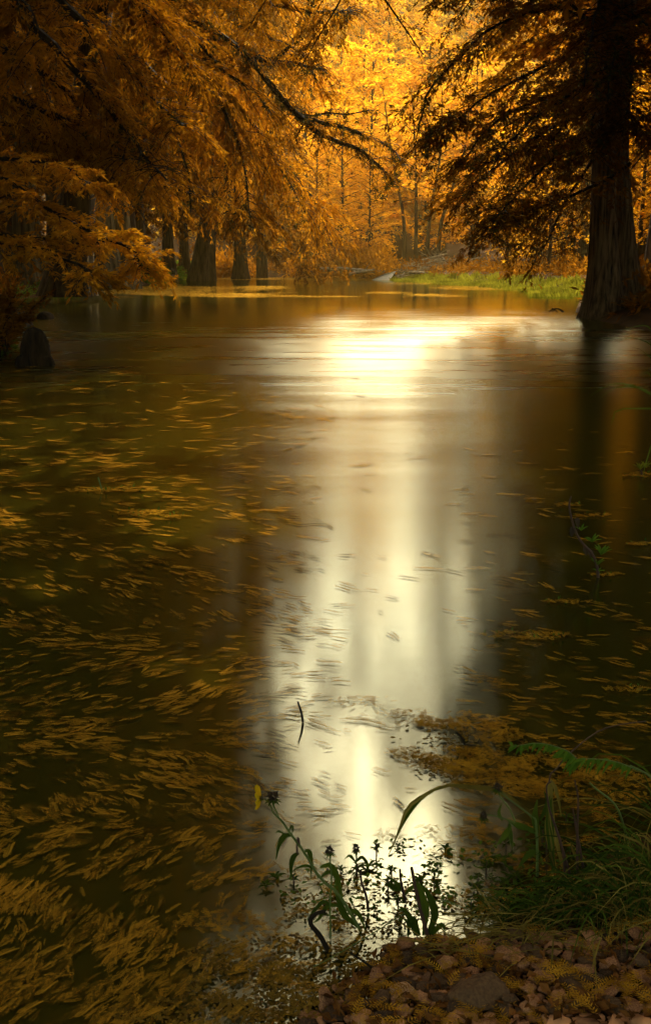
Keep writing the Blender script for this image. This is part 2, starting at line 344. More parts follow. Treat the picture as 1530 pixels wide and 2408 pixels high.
# ---- near left tree (trunk outside the frame) whose boughs hang into the picture
rng = np.random.default_rng(12)
T = Tree(.10, .26); D = 18.
b = base(-8.6, 18.5)
q = T.trunk_([b, b+[.2, 0, 5], b+[0, .2, 10], b+[.3, 0, 16], b+[.5, 0, 21]], .55, .15, 1.7, 1.0, 8, .12, seed=3)
kw = dict(sp=.30, sl=1.7, droop=.45, dens=.75, tsp=.15, ssp=.05, moss=5, end=.5, hang=.4)  # moss thickened so its dark tufts also deepen the shaded gaps
upb = (([(-200, -200), (40, 0), (130, 120), (240, 230), (330, 350), (385, 420)], 19),
       ([(-250, 0), (-60, 80), (60, 150), (180, 230), (260, 320), (290, 380)], 20),
       ([(-250, 120), (-40, 200), (80, 250), (170, 300), (230, 360)], 20.5),
       ([(-100, -260), (100, -60), (200, 60), (300, 160), (380, 250), (430, 300)], 20),
       ([(0, -360), (180, -150), (300, -20), (400, 100), (470, 200)], 21),
       ([(-250, 260), (-40, 280), (60, 300), (140, 345), (190, 400)], 21.5),
       ([(-250, 200), (0, 230), (160, 340), (260, 400), (350, 425), (470, 465)], 22))
for pl, d0 in upb:
    T.limb([P(x, y, d0+.8*math.sin(2*i)) for i, (x, y) in enumerate(pl)], .10, .015, t0=.15, **kw)
T.crown(q, 7.5, 64, 10.5, 6.0, .25, .4, (.75, -.15, 0), **{**kw, 'sp': .5, 'tsp': .25, 'ssp': .09, 'moss': .3})
T.done('cypress_tree', (b[0], b[1], 0), 'great bald cypress at the left edge, rust boughs sloping down across the upper left', BARK, LEAF_RUST, group='big cypresses on the river banks')

# ---- low left-edge boughs split off on an added trunk, light put into their leaf colour
LEAF_LIT = leaf_mat('leaf_lit_orange', (.26, .085, .003), (.62, .25, .008), (.88, .46, .016), .45, 1.)  # lighter orange stands in for light falling on these boughs
rng = np.random.default_rng(22)
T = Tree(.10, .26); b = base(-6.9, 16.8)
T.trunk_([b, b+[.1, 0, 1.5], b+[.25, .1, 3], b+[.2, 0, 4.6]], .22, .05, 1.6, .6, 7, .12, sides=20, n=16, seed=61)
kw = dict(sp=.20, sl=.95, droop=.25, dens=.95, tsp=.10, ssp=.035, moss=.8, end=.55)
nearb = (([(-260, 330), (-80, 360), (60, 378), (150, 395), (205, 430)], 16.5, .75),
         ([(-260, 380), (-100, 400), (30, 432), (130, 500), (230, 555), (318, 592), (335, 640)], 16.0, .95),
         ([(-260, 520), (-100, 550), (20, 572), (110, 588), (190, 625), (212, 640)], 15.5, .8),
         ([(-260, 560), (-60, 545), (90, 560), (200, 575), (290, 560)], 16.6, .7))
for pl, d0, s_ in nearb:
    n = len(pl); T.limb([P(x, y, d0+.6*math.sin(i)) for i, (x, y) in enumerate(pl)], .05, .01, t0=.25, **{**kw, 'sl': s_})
T.done('cypress_tree', (b[0], b[1], 0), 'low feathery cypress boughs at the left edge, added trunk, orange lightened as lit', BARK, LEAF_LIT, group='big cypresses on the river banks')

# ---- fluted cypresses of the left bank
rng = np.random.default_rng(13)
def bank_tree(x, y, D, H, r0, label, bark, leaf, flare=1.6, fh=1.5, n=22, ln=7, z0=5, side=(.6, -.3, 0), L=.26, lean=0, extra=(), moss=.5, seed=0, dens=.8, lobes=8, sl=2.2, name='cypress_tree'):
    T = Tree(L, .3); b = P(x, y, D); b[2] = G(b[0], b[1])-.15 if shore_dist(b[:1], b[1:2])[0] > 0 else -.2
    q = T.trunk_([b, b+[lean*.25, 0, H*.25], b+[lean*.6, 0, H*.6], b+[lean, .3, H]], r0, r0*.22, flare, fh, lobes, .14, seed=seed)
    kw = dict(sp=.6, sl=sl, droop=.42, dens=dens, tsp=.32, ssp=.13, moss=moss, end=.5, hang=.35)
    T.crown(q, z0, n, ln, ln*.4, .2, .5, side, **kw)
    for pl, dd in extra:
        T.limb([P(px, py, dd+.8*math.sin(i*2.)) for i, (px, py) in enumerate(pl)], .14, .02, t0=.15, **{**kw, 'moss': moss*2})
    return T.done(name, (b[0], b[1], 0), label, bark, leaf, group='big cypresses on the river banks')
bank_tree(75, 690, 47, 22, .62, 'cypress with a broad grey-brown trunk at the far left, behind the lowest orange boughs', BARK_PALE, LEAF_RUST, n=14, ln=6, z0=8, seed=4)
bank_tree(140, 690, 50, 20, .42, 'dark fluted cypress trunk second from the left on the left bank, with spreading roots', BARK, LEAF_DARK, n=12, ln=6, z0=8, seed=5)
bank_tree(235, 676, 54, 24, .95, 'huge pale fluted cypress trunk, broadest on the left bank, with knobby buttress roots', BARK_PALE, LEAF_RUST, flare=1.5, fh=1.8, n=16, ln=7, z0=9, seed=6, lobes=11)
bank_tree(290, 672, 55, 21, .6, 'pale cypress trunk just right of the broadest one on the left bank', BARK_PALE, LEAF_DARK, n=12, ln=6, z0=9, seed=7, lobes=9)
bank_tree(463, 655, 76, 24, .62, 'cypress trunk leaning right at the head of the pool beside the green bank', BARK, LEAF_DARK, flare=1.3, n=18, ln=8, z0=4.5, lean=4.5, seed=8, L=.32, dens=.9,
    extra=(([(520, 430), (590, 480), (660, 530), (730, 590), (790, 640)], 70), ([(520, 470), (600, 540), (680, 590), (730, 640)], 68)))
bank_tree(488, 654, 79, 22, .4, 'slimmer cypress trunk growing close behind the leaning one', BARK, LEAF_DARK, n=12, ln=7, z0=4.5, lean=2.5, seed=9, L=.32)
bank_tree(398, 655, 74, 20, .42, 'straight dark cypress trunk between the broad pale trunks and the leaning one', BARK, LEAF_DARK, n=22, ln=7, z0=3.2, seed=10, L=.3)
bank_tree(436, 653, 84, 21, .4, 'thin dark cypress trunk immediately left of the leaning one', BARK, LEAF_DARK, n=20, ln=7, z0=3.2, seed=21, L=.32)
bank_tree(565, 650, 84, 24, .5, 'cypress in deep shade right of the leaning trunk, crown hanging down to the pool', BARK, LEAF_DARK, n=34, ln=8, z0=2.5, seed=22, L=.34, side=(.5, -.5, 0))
bank_tree(330, 655, 66, 23, .5, 'tall rust-coloured cypress rising behind the broad pale trunks', BARK, LEAF_RUST, n=26, ln=9, z0=5, seed=23, L=.3)

# ---- tall dark tree whose silhouetted boughs cross the top centre
rng = np.random.default_rng(14)
T = Tree(.17, .28)
b = P(330, 668, 42); b[0] = -9.6; b[1] = 38; b[2] = .2
q = T.trunk_([b, b+[1, 0, 6], b+[2.2, 0, 13], b+[3.0, .3, 20], b+[3.5, 0, 27]], .7, .2, 1.5, 1.2, 8, .12, seed=15)
kw = dict(sp=.42, sl=2.3, droop=.6, dens=.75, tsp=.25, ssp=.09, moss=4, end=.5, hang=.5)
cb = (([(360, 60), (480, 60), (545, 100), (620, 180), (690, 262), (765, 268), (860, 264)], 36, .35),
      ([(620, 180), (700, 270), (770, 290), (850, 312), (920, 350), (948, 395)], 35.5, .3),
      ([(545, 100), (640, 140), (715, 60), (745, -30)], 36, .3),
      ([(600, 140), (690, 150), (770, 165)], 36, .3),
      ([(690, 262), (760, 320), (840, 350), (900, 400), (925, 435)], 35, .3),
      ([(360, 0), (500, -20), (640, 10), (760, 30), (830, 20)], 34, .9),
      ([(340, 80), (420, 120), (500, 220), (560, 330), (580, 440), (590, 520)], 37, 1),
      ([(340, 120), (470, 170), (600, 300), (660, 400), (720, 500)], 38, 1),
      ([(340, 150), (440, 250), (520, 360), (540, 470)], 39, 1),
      ([(340, 160), (520, 260), (660, 380), (740, 480), (775, 560)], 40, 1),
      ([(330, 200), (400, 300), (440, 400), (450, 500)], 38, 1),
      ([(340, 40), (430, 60), (520, 160), (600, 220), (660, 300)], 36.5, 1),
      ([(330, 0), (450, 30), (580, 60), (700, 120), (760, 220)], 37.5, 1))
for pl, d0, f in cb:
    T.limb([P(x, y, d0+.7*math.sin(2*i)) for i, (x, y) in enumerate(pl)], .10, .02, t0=.05, **{**kw, 'dens': .75 if f > .5 else .22, 'sl': 2.4*f if f > .5 else 1.3, 'moss': 4 if f > .5 else 9})
T.crown(q, 12, 46, 9.5, 5, .25, .35, (.6, -.2, 0), **{**kw, 'moss': .6, 'sp': .7, 'tsp': .35})
T.done('cypress_tree', (b[0], b[1], 0), 'tall shaded cypress whose gnarled, tufted dark boughs cross in front of the golden trees', BARK, LEAF_RUST, group='big cypresses on the river banks')

# ---- golden trees at the end of the pool and on the slope behind
rng = np.random.default_rng(15)
def gold(seed, H, r, n, ln, z0, L, leaf, stems=1, bark=BARK, dens=.85, rise=.25):
    T = Tree(L, .34)
    for k in range(stems):
        o = np.array([(k-(stems-1)/2)*1.1, .4*(k % 2), 0]) if stems > 1 else np.zeros(3)
        q = T.trunk_([o, o*1.2+[.1, 0, H*.3], o*1.9+[.3*k, 0, H*.65], o*2.6+[.2, 0, H]], r, r*.15, 1.5, .8, 6, .1, sides=14, n=14, seed=seed+k)
        T.crown(q, z0, n, ln, ln*.3, rise, .22, None, sp=.75, sl=ln*.32, droop=.2, dens=dens, tsp=.42, ssp=.15, end=.4, hang=.15)
    return T.done('golden_tree', (0, 0, 0), 'x', bark, leaf)
g1 = gold(31, 15, .22, 46, 4.6, 1.2, .34, LEAF_GOLD)
g2 = gold(32, 20, .30, 46, 6.2, 2.0, .38, LEAF_GOLD)
g3 = gold(33, 17, .24, 13, 5.5, 6.0, .36, LEAF_GOLD, 4)
g4 = gold(34, 15, .25, 36, 6.0, 2.0, .48, LEAF_YEL)
def place(o, x, D, rz, s, label, first=False, y=None):
    p = P(x, 600, D); z = G(p[0], p[1])-.1; loc = (p[0], p[1], z)
    if first: o.location = loc; o.rotation_euler = (0, 0, rz); o.scale = (s,)*3; o['label'] = label; o['group'] = 'golden trees beyond the pool'; return o
    c = copy_thing(o, loc, rz, s, label); c['group'] = 'golden trees beyond the pool'; return c
place(g1, 803, 92, 0, .95, 'small golden conifer with a straight dark stem, left of the driftwood heap', True)
place(g3, 990, 93, 0, .9, 'golden many-stemmed tree rising above the driftwood heap in the centre', True)
place(g2, 870, 102, 1., 1., 'tall golden tree between the straight small conifer and the many-stemmed tree', True)
for i, (o, x, D, s, lb) in enumerate((
    (g1, 745, 90, .85, 'golden tree with branches trailing above the half-sunk log at the left'),
    (g1, 868, 90, .7, 'low golden cypress with a dark hollow at its foot beside the pale slab'),
    (g2, 1110, 98, .95, 'golden tree behind the right end of the driftwood'),
    (g1, 1190, 80, .7, 'orange young cypress behind the green reeds'),
    (g1, 1290, 66, .62, 'orange young cypress with leaves down to the reed bed, left of the double trunk'),
    (g2, 1380, 88, .9, 'amber tree seen through the boughs left of the double trunk'),
    (g1, 1250, 88, .9, 'amber cypress behind the orange young ones on the right'),
    (g2, 1560, 60, .8, 'orange tree behind the double trunk at the right edge'),
    (g1, 1500, 45, .55, 'small orange tree showing just right of the double trunk'),
    (g2, 720, 108, 1.1, 'golden tree partly behind the dark hanging boughs'),
    (g2, 1000, 118, 1.15, 'tall golden tree directly behind the many-stemmed tree'))):
    place(o, x, D, i*1.7, s, lb)
k = 0
for row, (D, dx) in enumerate(((122, 70), (140, 66), (160, 62), (182, 60), (206, 58), (232, 56))):
    for x in np.arange(430, 1560, dx):
        src = g4 if rng.random() < (.35+.12*row) else g2
        place(src, x+rng.uniform(-22, 22)+(row % 2)*30, D+rng.uniform(-7, 7), rng.uniform(0, 6.28), rng.uniform(.75, 1.15), 'one of the hazy yellow-gold trees of the wooded slope far behind the pool', first=(k == 0 and False)); k += 1
g4.location = (30, 240, G(30, 240)); g4['label'] = 'one of the hazy yellow-gold trees of the wooded slope far behind the pool'; g4['group'] = 'golden trees beyond the pool'

# ---- hidden-side canopy, shaped to frame the sky gap that the pool mirrors (banks near the camera)
rng = np.random.default_rng(16)
def canopy_tree(x, y, H, r, n, ln, z0, side, label, leaf, seed, L=.27, ssp=.11):
    T = Tree(L, .42); b = base(x, y)
    q = T.trunk_([b, b+[0, 0, H*.3], b+[side[0]*1.2, 0, H*.65], b+[side[0]*2, 0, H]], r, r*.2, 1.3, 1.1, 8, .12, seed=seed)
    T.crown(q, z0, n, ln, ln*.5, .3, .3, side, sp=.6, sl=2.2, droop=.4, dens=.9, tsp=.3, ssp=ssp, end=.5, hang=.3)
    return T.done('cypress_tree', (b[0], b[1], 0), label, BARK, leaf, group='big cypresses on the river banks')
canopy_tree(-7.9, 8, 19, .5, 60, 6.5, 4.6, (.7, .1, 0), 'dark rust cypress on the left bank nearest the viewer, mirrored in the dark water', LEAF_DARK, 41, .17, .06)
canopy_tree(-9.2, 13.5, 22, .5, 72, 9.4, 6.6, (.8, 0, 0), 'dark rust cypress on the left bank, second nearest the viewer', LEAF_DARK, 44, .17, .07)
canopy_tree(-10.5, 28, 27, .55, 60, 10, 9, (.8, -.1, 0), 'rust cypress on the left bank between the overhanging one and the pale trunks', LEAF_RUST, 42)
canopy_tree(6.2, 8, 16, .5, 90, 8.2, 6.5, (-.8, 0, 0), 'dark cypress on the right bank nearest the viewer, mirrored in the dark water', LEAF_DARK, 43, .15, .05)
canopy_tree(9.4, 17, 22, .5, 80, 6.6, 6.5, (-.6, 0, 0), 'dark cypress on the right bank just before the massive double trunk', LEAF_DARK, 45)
canopy_tree(12.2, 27, 28, .55, 90, 7.5, 7, (-.5, 0, 0), 'added filler, tall dark cypress on the right bank, immediately beyond the massive double trunk', LEAF_DARK, 47)  # added behind the double trunk to stop sky leaking through
canopy_tree(-5.5, 89, 33, .5, 40, 6.5, 22, (.2, 0, 0), 'added tall cypress at the end of the pool, its crown closing a sky gap', LEAF_RUST, 53)  # added, crown kept high to close a gap in the reflected sky
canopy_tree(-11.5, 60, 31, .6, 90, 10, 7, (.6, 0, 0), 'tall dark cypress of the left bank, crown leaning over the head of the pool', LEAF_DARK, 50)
canopy_tree(-12.5, 36, 31, .6, 90, 9, 9, (.6, 0, 0), 'added filler, tallest rust cypress of the left bank, behind the overhanging boughs', LEAF_DARK, 48)  # put in to thicken the mirrored left canopy against sky leaks
canopy_tree(-3.6, -4.5, 15, .45, 60, 6.5, 4.5, (.3, .3, 0), 'added unseen cypress behind the viewer on the left, shading the near bank', LEAF_DARK, 54)  # unseen tree added to darken the foreground
canopy_tree(4.2, -2.5, 15, .45, 60, 6, 4.5, (-.2, .2, 0), 'added unseen cypress behind the viewer on the right, shading the near bank', LEAF_DARK, 55)  # likewise added out of view to keep the near bank dark
canopy_tree(-12, 22, 24, .55, 70, 8, 6, (.5, 0, 0), 'added filler, dark cypress behind the overhanging one on the left bank', LEAF_DARK, 49)  # extra tree filling sky holes behind the left boughs
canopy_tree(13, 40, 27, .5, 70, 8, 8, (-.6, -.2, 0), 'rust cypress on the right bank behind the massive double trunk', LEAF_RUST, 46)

# ---- shaded forest on both banks
rng = np.random.default_rng(17)
def shade_proto(seed, H, r, n, ln, z0, leaf, L=.34):
    T = Tree(L, .36)
    q = T.trunk_([(0, 0, 0), (.1, 0, H*.3), (.3, .1, H*.65), (.2, 0, H)], r, r*.15, 1.7, 1., 7, .12, sides=16, n=14, seed=seed)
    T.crown(q, z0, n, ln, ln*.35, .2, .4, None, sp=.8, sl=ln*.3, droop=.4, dens=.9, tsp=.45, ssp=.17, end=.45, hang=.3)
    return T.done('forest_tree', (0, 0, 0), 'x', BARK, leaf, group='shaded trees of the banks')
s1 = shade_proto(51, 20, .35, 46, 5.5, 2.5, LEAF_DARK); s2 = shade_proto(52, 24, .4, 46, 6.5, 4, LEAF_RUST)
first = {0: True, 1: True}
SL = ('one of the shaded rust trees crowding the left bank behind the big cypresses', 'one of the shaded rust trees crowding the right bank behind the big cypresses')
for i in range(120):
    left = i % 2 == 0
    y = 4+92*((i//2+rng.random())/60)
    x = (-(9+.06*y)-rng.uniform(2, 22)) if left else (11+.07*y+rng.uniform(1, 22))
    if y > 60 and left: x = -14-rng.uniform(0, 18)
    k = i % 4 // 2; src = (s1, s2)[k]
    args = (x, y, G(x, y)-.1); rz = rng.uniform(0, 6.28); sc = rng.uniform(.75, 1.2)
    if first[k]: src.location = args; src.rotation_euler = (0, 0, rz); src['label'] = SL[0 if left else 1]; first[k] = False
    else: copy_thing(src, args, rz, sc, SL[0 if left else 1])
# undergrowth, grass at the waterline
def scatter(n, fx, fy, test):
    x = rng.uniform(*fx, n); y = rng.uniform(*fy, n); d = shore_dist(x, y); k = test(x, y, d); return x[k], y[k], d[k]
def bushes(name, x, y, h, L, per, leaf, spread=.5):
    m = M(); z = ground_z(x, y); n = len(x); a = np.repeat(np.arange(n), per); N = len(a)
    e = nz(rng.normal(0, 1, (N, 3))*[1, 1, .7]+UP*.5)*rng.random((N, 1))**.5
    hh = h*rng.uniform(.5, 1.3, n)
    p = np.stack([x, y, z], -1)[a]+e*np.stack([np.full(n, spread)*hh*1.3, np.full(n, spread)*hh*1.3, hh], -1)[a]; p[:, 2] = np.maximum(p[:, 2], z[a]+.02)
    d = nz(e+rng.normal(0, .5, (N, 3))); m.kites(p, d, nz(rng.normal(0, .6, (N, 3))+UP), L*rng.uniform(.6, 1.3, N), L*.4, np.clip(.5+.3*fbm(p, .8)+rng.normal(0, .15, N), 0, 1))
    return tag(m.build(name, leaf), kind='stuff')
x, y, d = scatter(9000, (-34, 34), (8, 112), lambda x, y, d: (d > .2) & (d < 9) & (rng.random(len(x)) < .5) & ~((x > 3) & (x < 14) & (y > 44) & (y < 84) & (d < .7)))
bushes('undergrowth', x, y, .9, .3, 46, LEAF_DARK)
x, y, d = scatter(2600, (-15, -9), (64, 92), lambda x, y, d: (d > .1) & (d < 7))
bushes('green_undergrowth', x, y, .75, .22, 40, LEAF_GREEN)
x, y, d = scatter(500, (-13, -7), (38, 60), lambda x, y, d: (d > .05) & (d < 3))
bushes('moss_and_ferns', x, y, .3, .14, 30, LEAF_GREEN)
x, y, d = scatter(900, (-10, 5), (80, 92), lambda x, y, d: (d > -.4) & (d < 5))
bushes('rust_thicket', x, y, 2.3, .42, 80, LEAF_RUST)
# bright reed bed in front of the driftwood
x, y, d = scatter(60000, (4, 13), (42, 82), lambda x, y, d: (d > -2.4) & (d < .9) & (x > 5.0)); k = (fbm(np.stack([x, y, 0*x], -1), 1.3, 7) > rng.uniform(-.7, .5, len(x))+.35*(d < -1.6)); x, y, d = x[k], y[k], d[k]
m = M(); n = len(x); z = np.maximum(ground_z(x, y), 0)
q = np.stack([x, y, z], -1); d_ = nz(rng.normal(0, .35, (n, 3))+UP)
hh = .30*np.clip(1+.6*fbm(q, .9, 2), .3, 2)*np.clip(1+d*.25, .3, 1)
m.kites(q, d_, nz(rng.normal(0, 1, (n, 3))*[1, 1, .2]), hh*rng.uniform(.6, 1.3, n), .07, np.clip(.5+.4*fbm(q, .7, 5)+rng.normal(0, .15, n), 0, 1))
tag(m.build('green_reeds', LEAF_LIME), kind='stuff')
# film of fallen needles and duckweed at the head of the pool
FILM = leaf_mat('needle_film', (.30, .13, .01), (.50, .25, .02), (.62, .36, .04), .1, .8)
n = 150000; px = rng.uniform(0, 1400, n); py = rng.uniform(652.5, 702, n)
g_ = fbm(np.stack([px/150, py/7, 0*px], -1), 1, 4)
pr = np.where((px > 230) & (px < 1000) & (py > 661) & (py < 695), 1.25-np.abs(py-677-.008*(px-500))/17-np.clip((px-420)/330, 0, 3)+.25*np.sin(px/31.), -.2)
pr = np.maximum(pr, np.where((py > 683-.0*px) & (py < 699), .55-np.abs(px-650)/1400, -1))
pr = np.maximum(pr, np.where((py < 659) & (px < 920), .8, -1)); pr = np.where((py > 658) & (py < 672) & (px > 430) & (px < 900), pr-1.1, pr)
pr = np.maximum(pr, np.where((px > 880) & (py > 664) & (py < 699), .25-np.abs(px-1050)/1500, -1))
k = (pr+.75*g_ > rng.uniform(.35, .85, n)); px, py = px[k], py[k]
q = np.array([W(a, b, .006) for a, b in zip(px, py)]); k = shore_dist(q[:, 0], q[:, 1]) < .1; q = q[k]; n = len(q)
m = M(); th = rng.uniform(0, 6.28, n); m.kites(q, np.stack([np.cos(th), np.sin(th), 0*th], -1), UP+0*q, q[:, 1]*.0022, q[:, 1]*.0013, rng.random(n), cup=.02)
tag(m.build('needle_film', FILM), kind='stuff')

# ---- driftwood, slab, stumps, hoop
def log(m, a, b, r, bend=.15, r2=None):
    a, b = np.array(a, float), np.array(b, float); L = np.linalg.norm(b-a)
    q = smooth([a, (a*2+b)/3+rng.normal(0, bend*.1*L, 3)*[1, 1, .4], (a+2*b)/3+rng.normal(0, bend*.1*L, 3)*[1, 1, .4], b], 12)
    rr = np.linspace(r, r2 or r*.6, 12)*(1+rng.normal(0, .06, 12)); m.tubes(q, rr, 9)
    for e, s_, k_ in ((q[0], q[0]-q[1], rr[0]), (q[-1], q[-1]-q[-2], rr[-1])):
        m.tubes(np.array([e, e+nz(s_)*.01]), np.array([k_, .001]), 9)
def one_log(a, b, r, label, D, stubs=3, mat=DRIFT):
    m = M(); A, B = P(a[0], a[1], D), P(b[0], b[1], D+rng.uniform(-.4, .8)); log(m, A, B, r)
    root = thing('driftwood_log', tuple(A*.5+B*.5), label, 'log', 'driftwood at the head of the pool'); put(m, 'trunk', mat, root, True)
    for i in range(stubs):
        c = A+(B-A)*rng.uniform(.15, .9); m = M(); log(m, c, c+nz(rng.normal(0, 1, 3)+UP*.6)*rng.uniform(.4, 1.1), r*.4, .2, r*.12); put(m, 'branch_stub', mat, root, True)
for a, b, r, lb, D in (((752, 634), (908, 640), .22, 'long half-sunk log left of the pale slab', 84), ((820, 645), (880, 634), .12, 'thin grey log leaning on the half-sunk one left of the pale slab', 82),
        ((980, 645), (1140, 638), .17, 'grey log at the foot of the driftwood heap, left of the long tan one', 80), ((1120, 642), (1272, 640), .20, 'long straight tan log lying behind the reeds at the right', 76),
        ((1010, 636), (1130, 606), .16, 'pale grey log sloping up to the right across the driftwood heap', 82), ((935, 650), (1010, 626), .13, 'short log at the left end of the driftwood heap', 81),
        ((960, 641), (1070, 646), .12, 'low twisted log lying along the reed edge', 79), ((985, 615), (1050, 598), .15, 'silvery log on top of the driftwood heap', 84),
        ((1000, 628), (1075, 620), .14, 'dark log halfway up the driftwood heap', 83), ((1050, 646), (1190, 630), .10, 'slender bare branch behind the grey log in the driftwood', 80)):
    one_log(a, b, r, lb, D)
# root wad
c = P(1018, 604, 87); m = M()
for i in range(34):
    e = nz(rng.normal(0, 1, 3)*[1, .5, .8]); log(m, c+e*.1-UP*.2, c+e*rng.uniform(.6, 1.5)+UP*.0, .10, .5, .02)
root = thing('uprooted_stump', tuple(c), 'tangled grey root mass of an uprooted tree on top of the driftwood heap', 'stump'); put(m, 'roots', DRIFT, root, True)
m = M(); log(m, c-[.3, 0, 1.4], c+[.3, .2, .7], .26, .1, .2); put(m, 'trunk', BARK, root, True)
# brush heap of thin sticks under the logs
m = M()
for i in range(420):
    a = P(rng.uniform(935, 1260), rng.uniform(628, 650), rng.uniform(79, 87)); a[2] = G(a[0], a[1])+rng.uniform(0, 1.0)*max(.1, 1-abs(a[0]-9)/6)
    e = nz(rng.normal(0, 1, 3)*[1.6, .6, .35]); Lk = rng.uniform(.5, 1.8); m.tubes(smooth([a-e*Lk/2, a+rng.normal(0, .08, 3), a+e*Lk/2], 5), np.array([.03, .035, .03, .025, .015]), 4)
tag(m.build('brushwood', DRIFT), kind='stuff')
# pale concrete-like slab tilted at the waterline
SLAB = plain_mat('slab', (.22, .20, .13), (.40, .37, .26), 5, .85, bump=.4)
pl = [P(868, 661, 80), P(904, 643, 80.3), P(931, 637, 80.6), P(913, 662, 79.7)]
m = M(); top = np.array(pl); bot = top+[0, .9, -.12]; m.add(np.vstack([top, bot]), [[0, 1, 2, 3], [7, 6, 5, 4], [0, 4, 5, 1], [1, 5, 6, 2], [2, 6, 7, 3], [3, 7, 4, 0]])
o = child_of(m, thing('tmp', tuple(top.mean(0)), '', '')).build('rock_slab', SLAB); tp = bpy.data.objects['tmp']; o.location = tp.location; bpy.data.objects.remove(tp)
tag(o, 'pale grey slab tilted into the water at the left end of the reed bed', 'rock')
def lathe_lump(c, r, h, flutes=6, amp=.2, sides=40, n=18, top=.6, seed=0, flare=.6, z0=-.15):
    rs = np.random.default_rng(seed); m = M(); u = np.linspace(0, 1, n); th = np.arange(sides)/sides*6.2832
    pr = (1+flare*np.exp(-u*5))*np.sqrt(np.clip(1-((np.maximum(u, top)-top)/(1-top+1e-6))**2.2, .0005, 1)) if top < 1 else (1+flare*np.exp(-u*4))
    V = np.zeros((n, sides, 3))
    for i in range(n):
        k = 1+amp*(1.2-.7*u[i])*(np.abs(np.sin(th*flutes/2+rs.uniform(-.15, .15)+u[i]*.6))-.5)+rs.normal(0, .04, sides)
        V[i] = np.stack([np.cos(th)*r*pr[i]*k, np.sin(th)*r*pr[i]*k*.9, np.full(sides, z0+u[i]*(h-z0))], -1)
    i = np.arange(n*sides).reshape(n, sides); a, b = i[:-1], i[1:]
    m.add(V+c, np.stack([a, np.roll(a, -1, 1), np.roll(b, -1, 1), b], -1).reshape(-1, 4))
    cc = len(V.reshape(-1, 3)); m.add(np.vstack([V[-1]+c, V[-1].mean(0)+c+[0, 0, .005]]), [[j, (j+1) % sides, sides] for j in range(sides)])
    return m
def lump_thing(name, px, py, D, wpx, hpx, label, cat, mat, **kw):
    c = P(px, py, D); c[2] = max(0., G(c[0], c[1])); k = D/F
    m = lathe_lump(c, wpx*k/2/1.25, hpx*k, **kw); root = thing(name, tuple(c), label, cat); put(m, 'trunk', mat, root, True); return root, c, k
STUMPB = bark_mat('wet_stump', (.002, .0015, .0008), (.040, .022, .007), 16, (1, 1, .2), 1., .85)
root, c, k = lump_thing('cypress_knee', 85, 850, 14.8, 74, 88, 'dark wet cypress knee rising from the water near the left edge', 'stump', STUMPB, flutes=7, amp=.34, top=.5, seed=3, flare=.55)
for dx, hh, ww in ((-.17, .17, .11), (.2, .16, .09), (.08, .22, .10)):
    m = lathe_lump(c+[dx, -.08, 0], ww, hh, flutes=5, amp=.3, seed=int(hh*100), top=.4, n=10, sides=20); put(m, 'root_knob', STUMPB, root, True)
lump_thing('cypress_knee', 352, 668, 66, 26, 46, 'flat-topped grey stump at the waterline beside the green bank', 'stump', BARK_PALE, flutes=8, amp=.25, top=1, seed=5, flare=.4)
lump_thing('cypress_knee', 268, 674, 55, 24, 40, 'ribbed pale cypress knee at the foot of the broad pale trunk', 'stump', BARK_PALE, flutes=8, amp=.35, top=.6, seed=6)
lump_thing('cypress_knee', 122, 690, 48, 30, 26, 'low mossy cypress knee between the two trunks at the far left', 'stump', BARK, flutes=6, amp=.35, top=.5, seed=7)
lump_thing('cypress_knee', 310, 670, 62, 22, 28, 'small cypress knee midway between the ribbed one and the flat-topped stump', 'stump', BARK_PALE, flutes=6, amp=.35, top=.5, seed=8)
lump_thing('mossy_boulder', 105, 715, 27, 50, 16, 'low dark rock breaking the surface in front of the left bank', 'rock', STUMPB, flutes=3, amp=.25, top=.2, seed=9)
lump_thing('mossy_boulder', 30, 712, 24, 90, 40, 'dark rock overgrown with orange leaves at the left edge', 'rock', STUMPB, flutes=3, amp=.25, top=.3, seed=10)
# shattered trunk leaning into the water
m = M(); A = P(186, 652, 50); B = P(243, 690, 48)
for i in range(26):
    o_ = rng.normal(0, .12, 3); e = rng.uniform(.55, 1.05); log(m, A+o_*1.5, A+(B-A)*e+o_, .09, .1, .03)
root = thing('fallen_trunk', tuple(A), 'splintered grey fallen trunk sloping into the water on the left bank', 'log'); put(m, 'trunk', DRIFT, root, True)
# bent metal hoop and plank landing
IRON = plain_mat('rusty_iron', (.01, .007, .004), (.05, .025, .01), 20, .6)
k = 72/F; c = P(404, 654, 72); c[2] = G(c[0], c[1]); m = M(); hw, hh = 10*k, 30*k
m.tubes(np.array([c+[-hw, 0, -.2], c+[-hw, 0, hh*.7]]+[c+[-hw*math.cos(a), 0, hh*.7+hw*math.sin(a)] for a in np.linspace(.3, 2.84, 7)]+[c+[hw, 0, hh*.7], c+[hw, 0, -.2]]), np.full(11, .06), 8)
root = thing('hoop_rail', tuple(c), 'dark metal hoop of a ladder rail standing at the edge of the green bank', 'rail'); put(m, 'hoop', IRON, root, True)
for i in range(4): one_log((372, 662-i*4), (414, 657-i*3), .10, ('lowest', 'second lowest', 'third', 'topmost')[i]+' timber of the little landing beside the metal hoop', 73-i*.3, 0)
m = M(); c = P(345, 626, 68); n = 120; e = nz(rng.normal(0, 1, (n, 3))); m.kites(c+e*.28*rng.random((n, 1)), e, nz(rng.normal(0, 1, (n, 3))), .16, .1, rng.random(n))
root = thing('yellow_bush', (c[0], c[1], G(c[0], c[1])), 'small bright yellow leafy sprig above the flat-topped stump', 'plant'); put(m, 'foliage', LEAF_YEL, root)
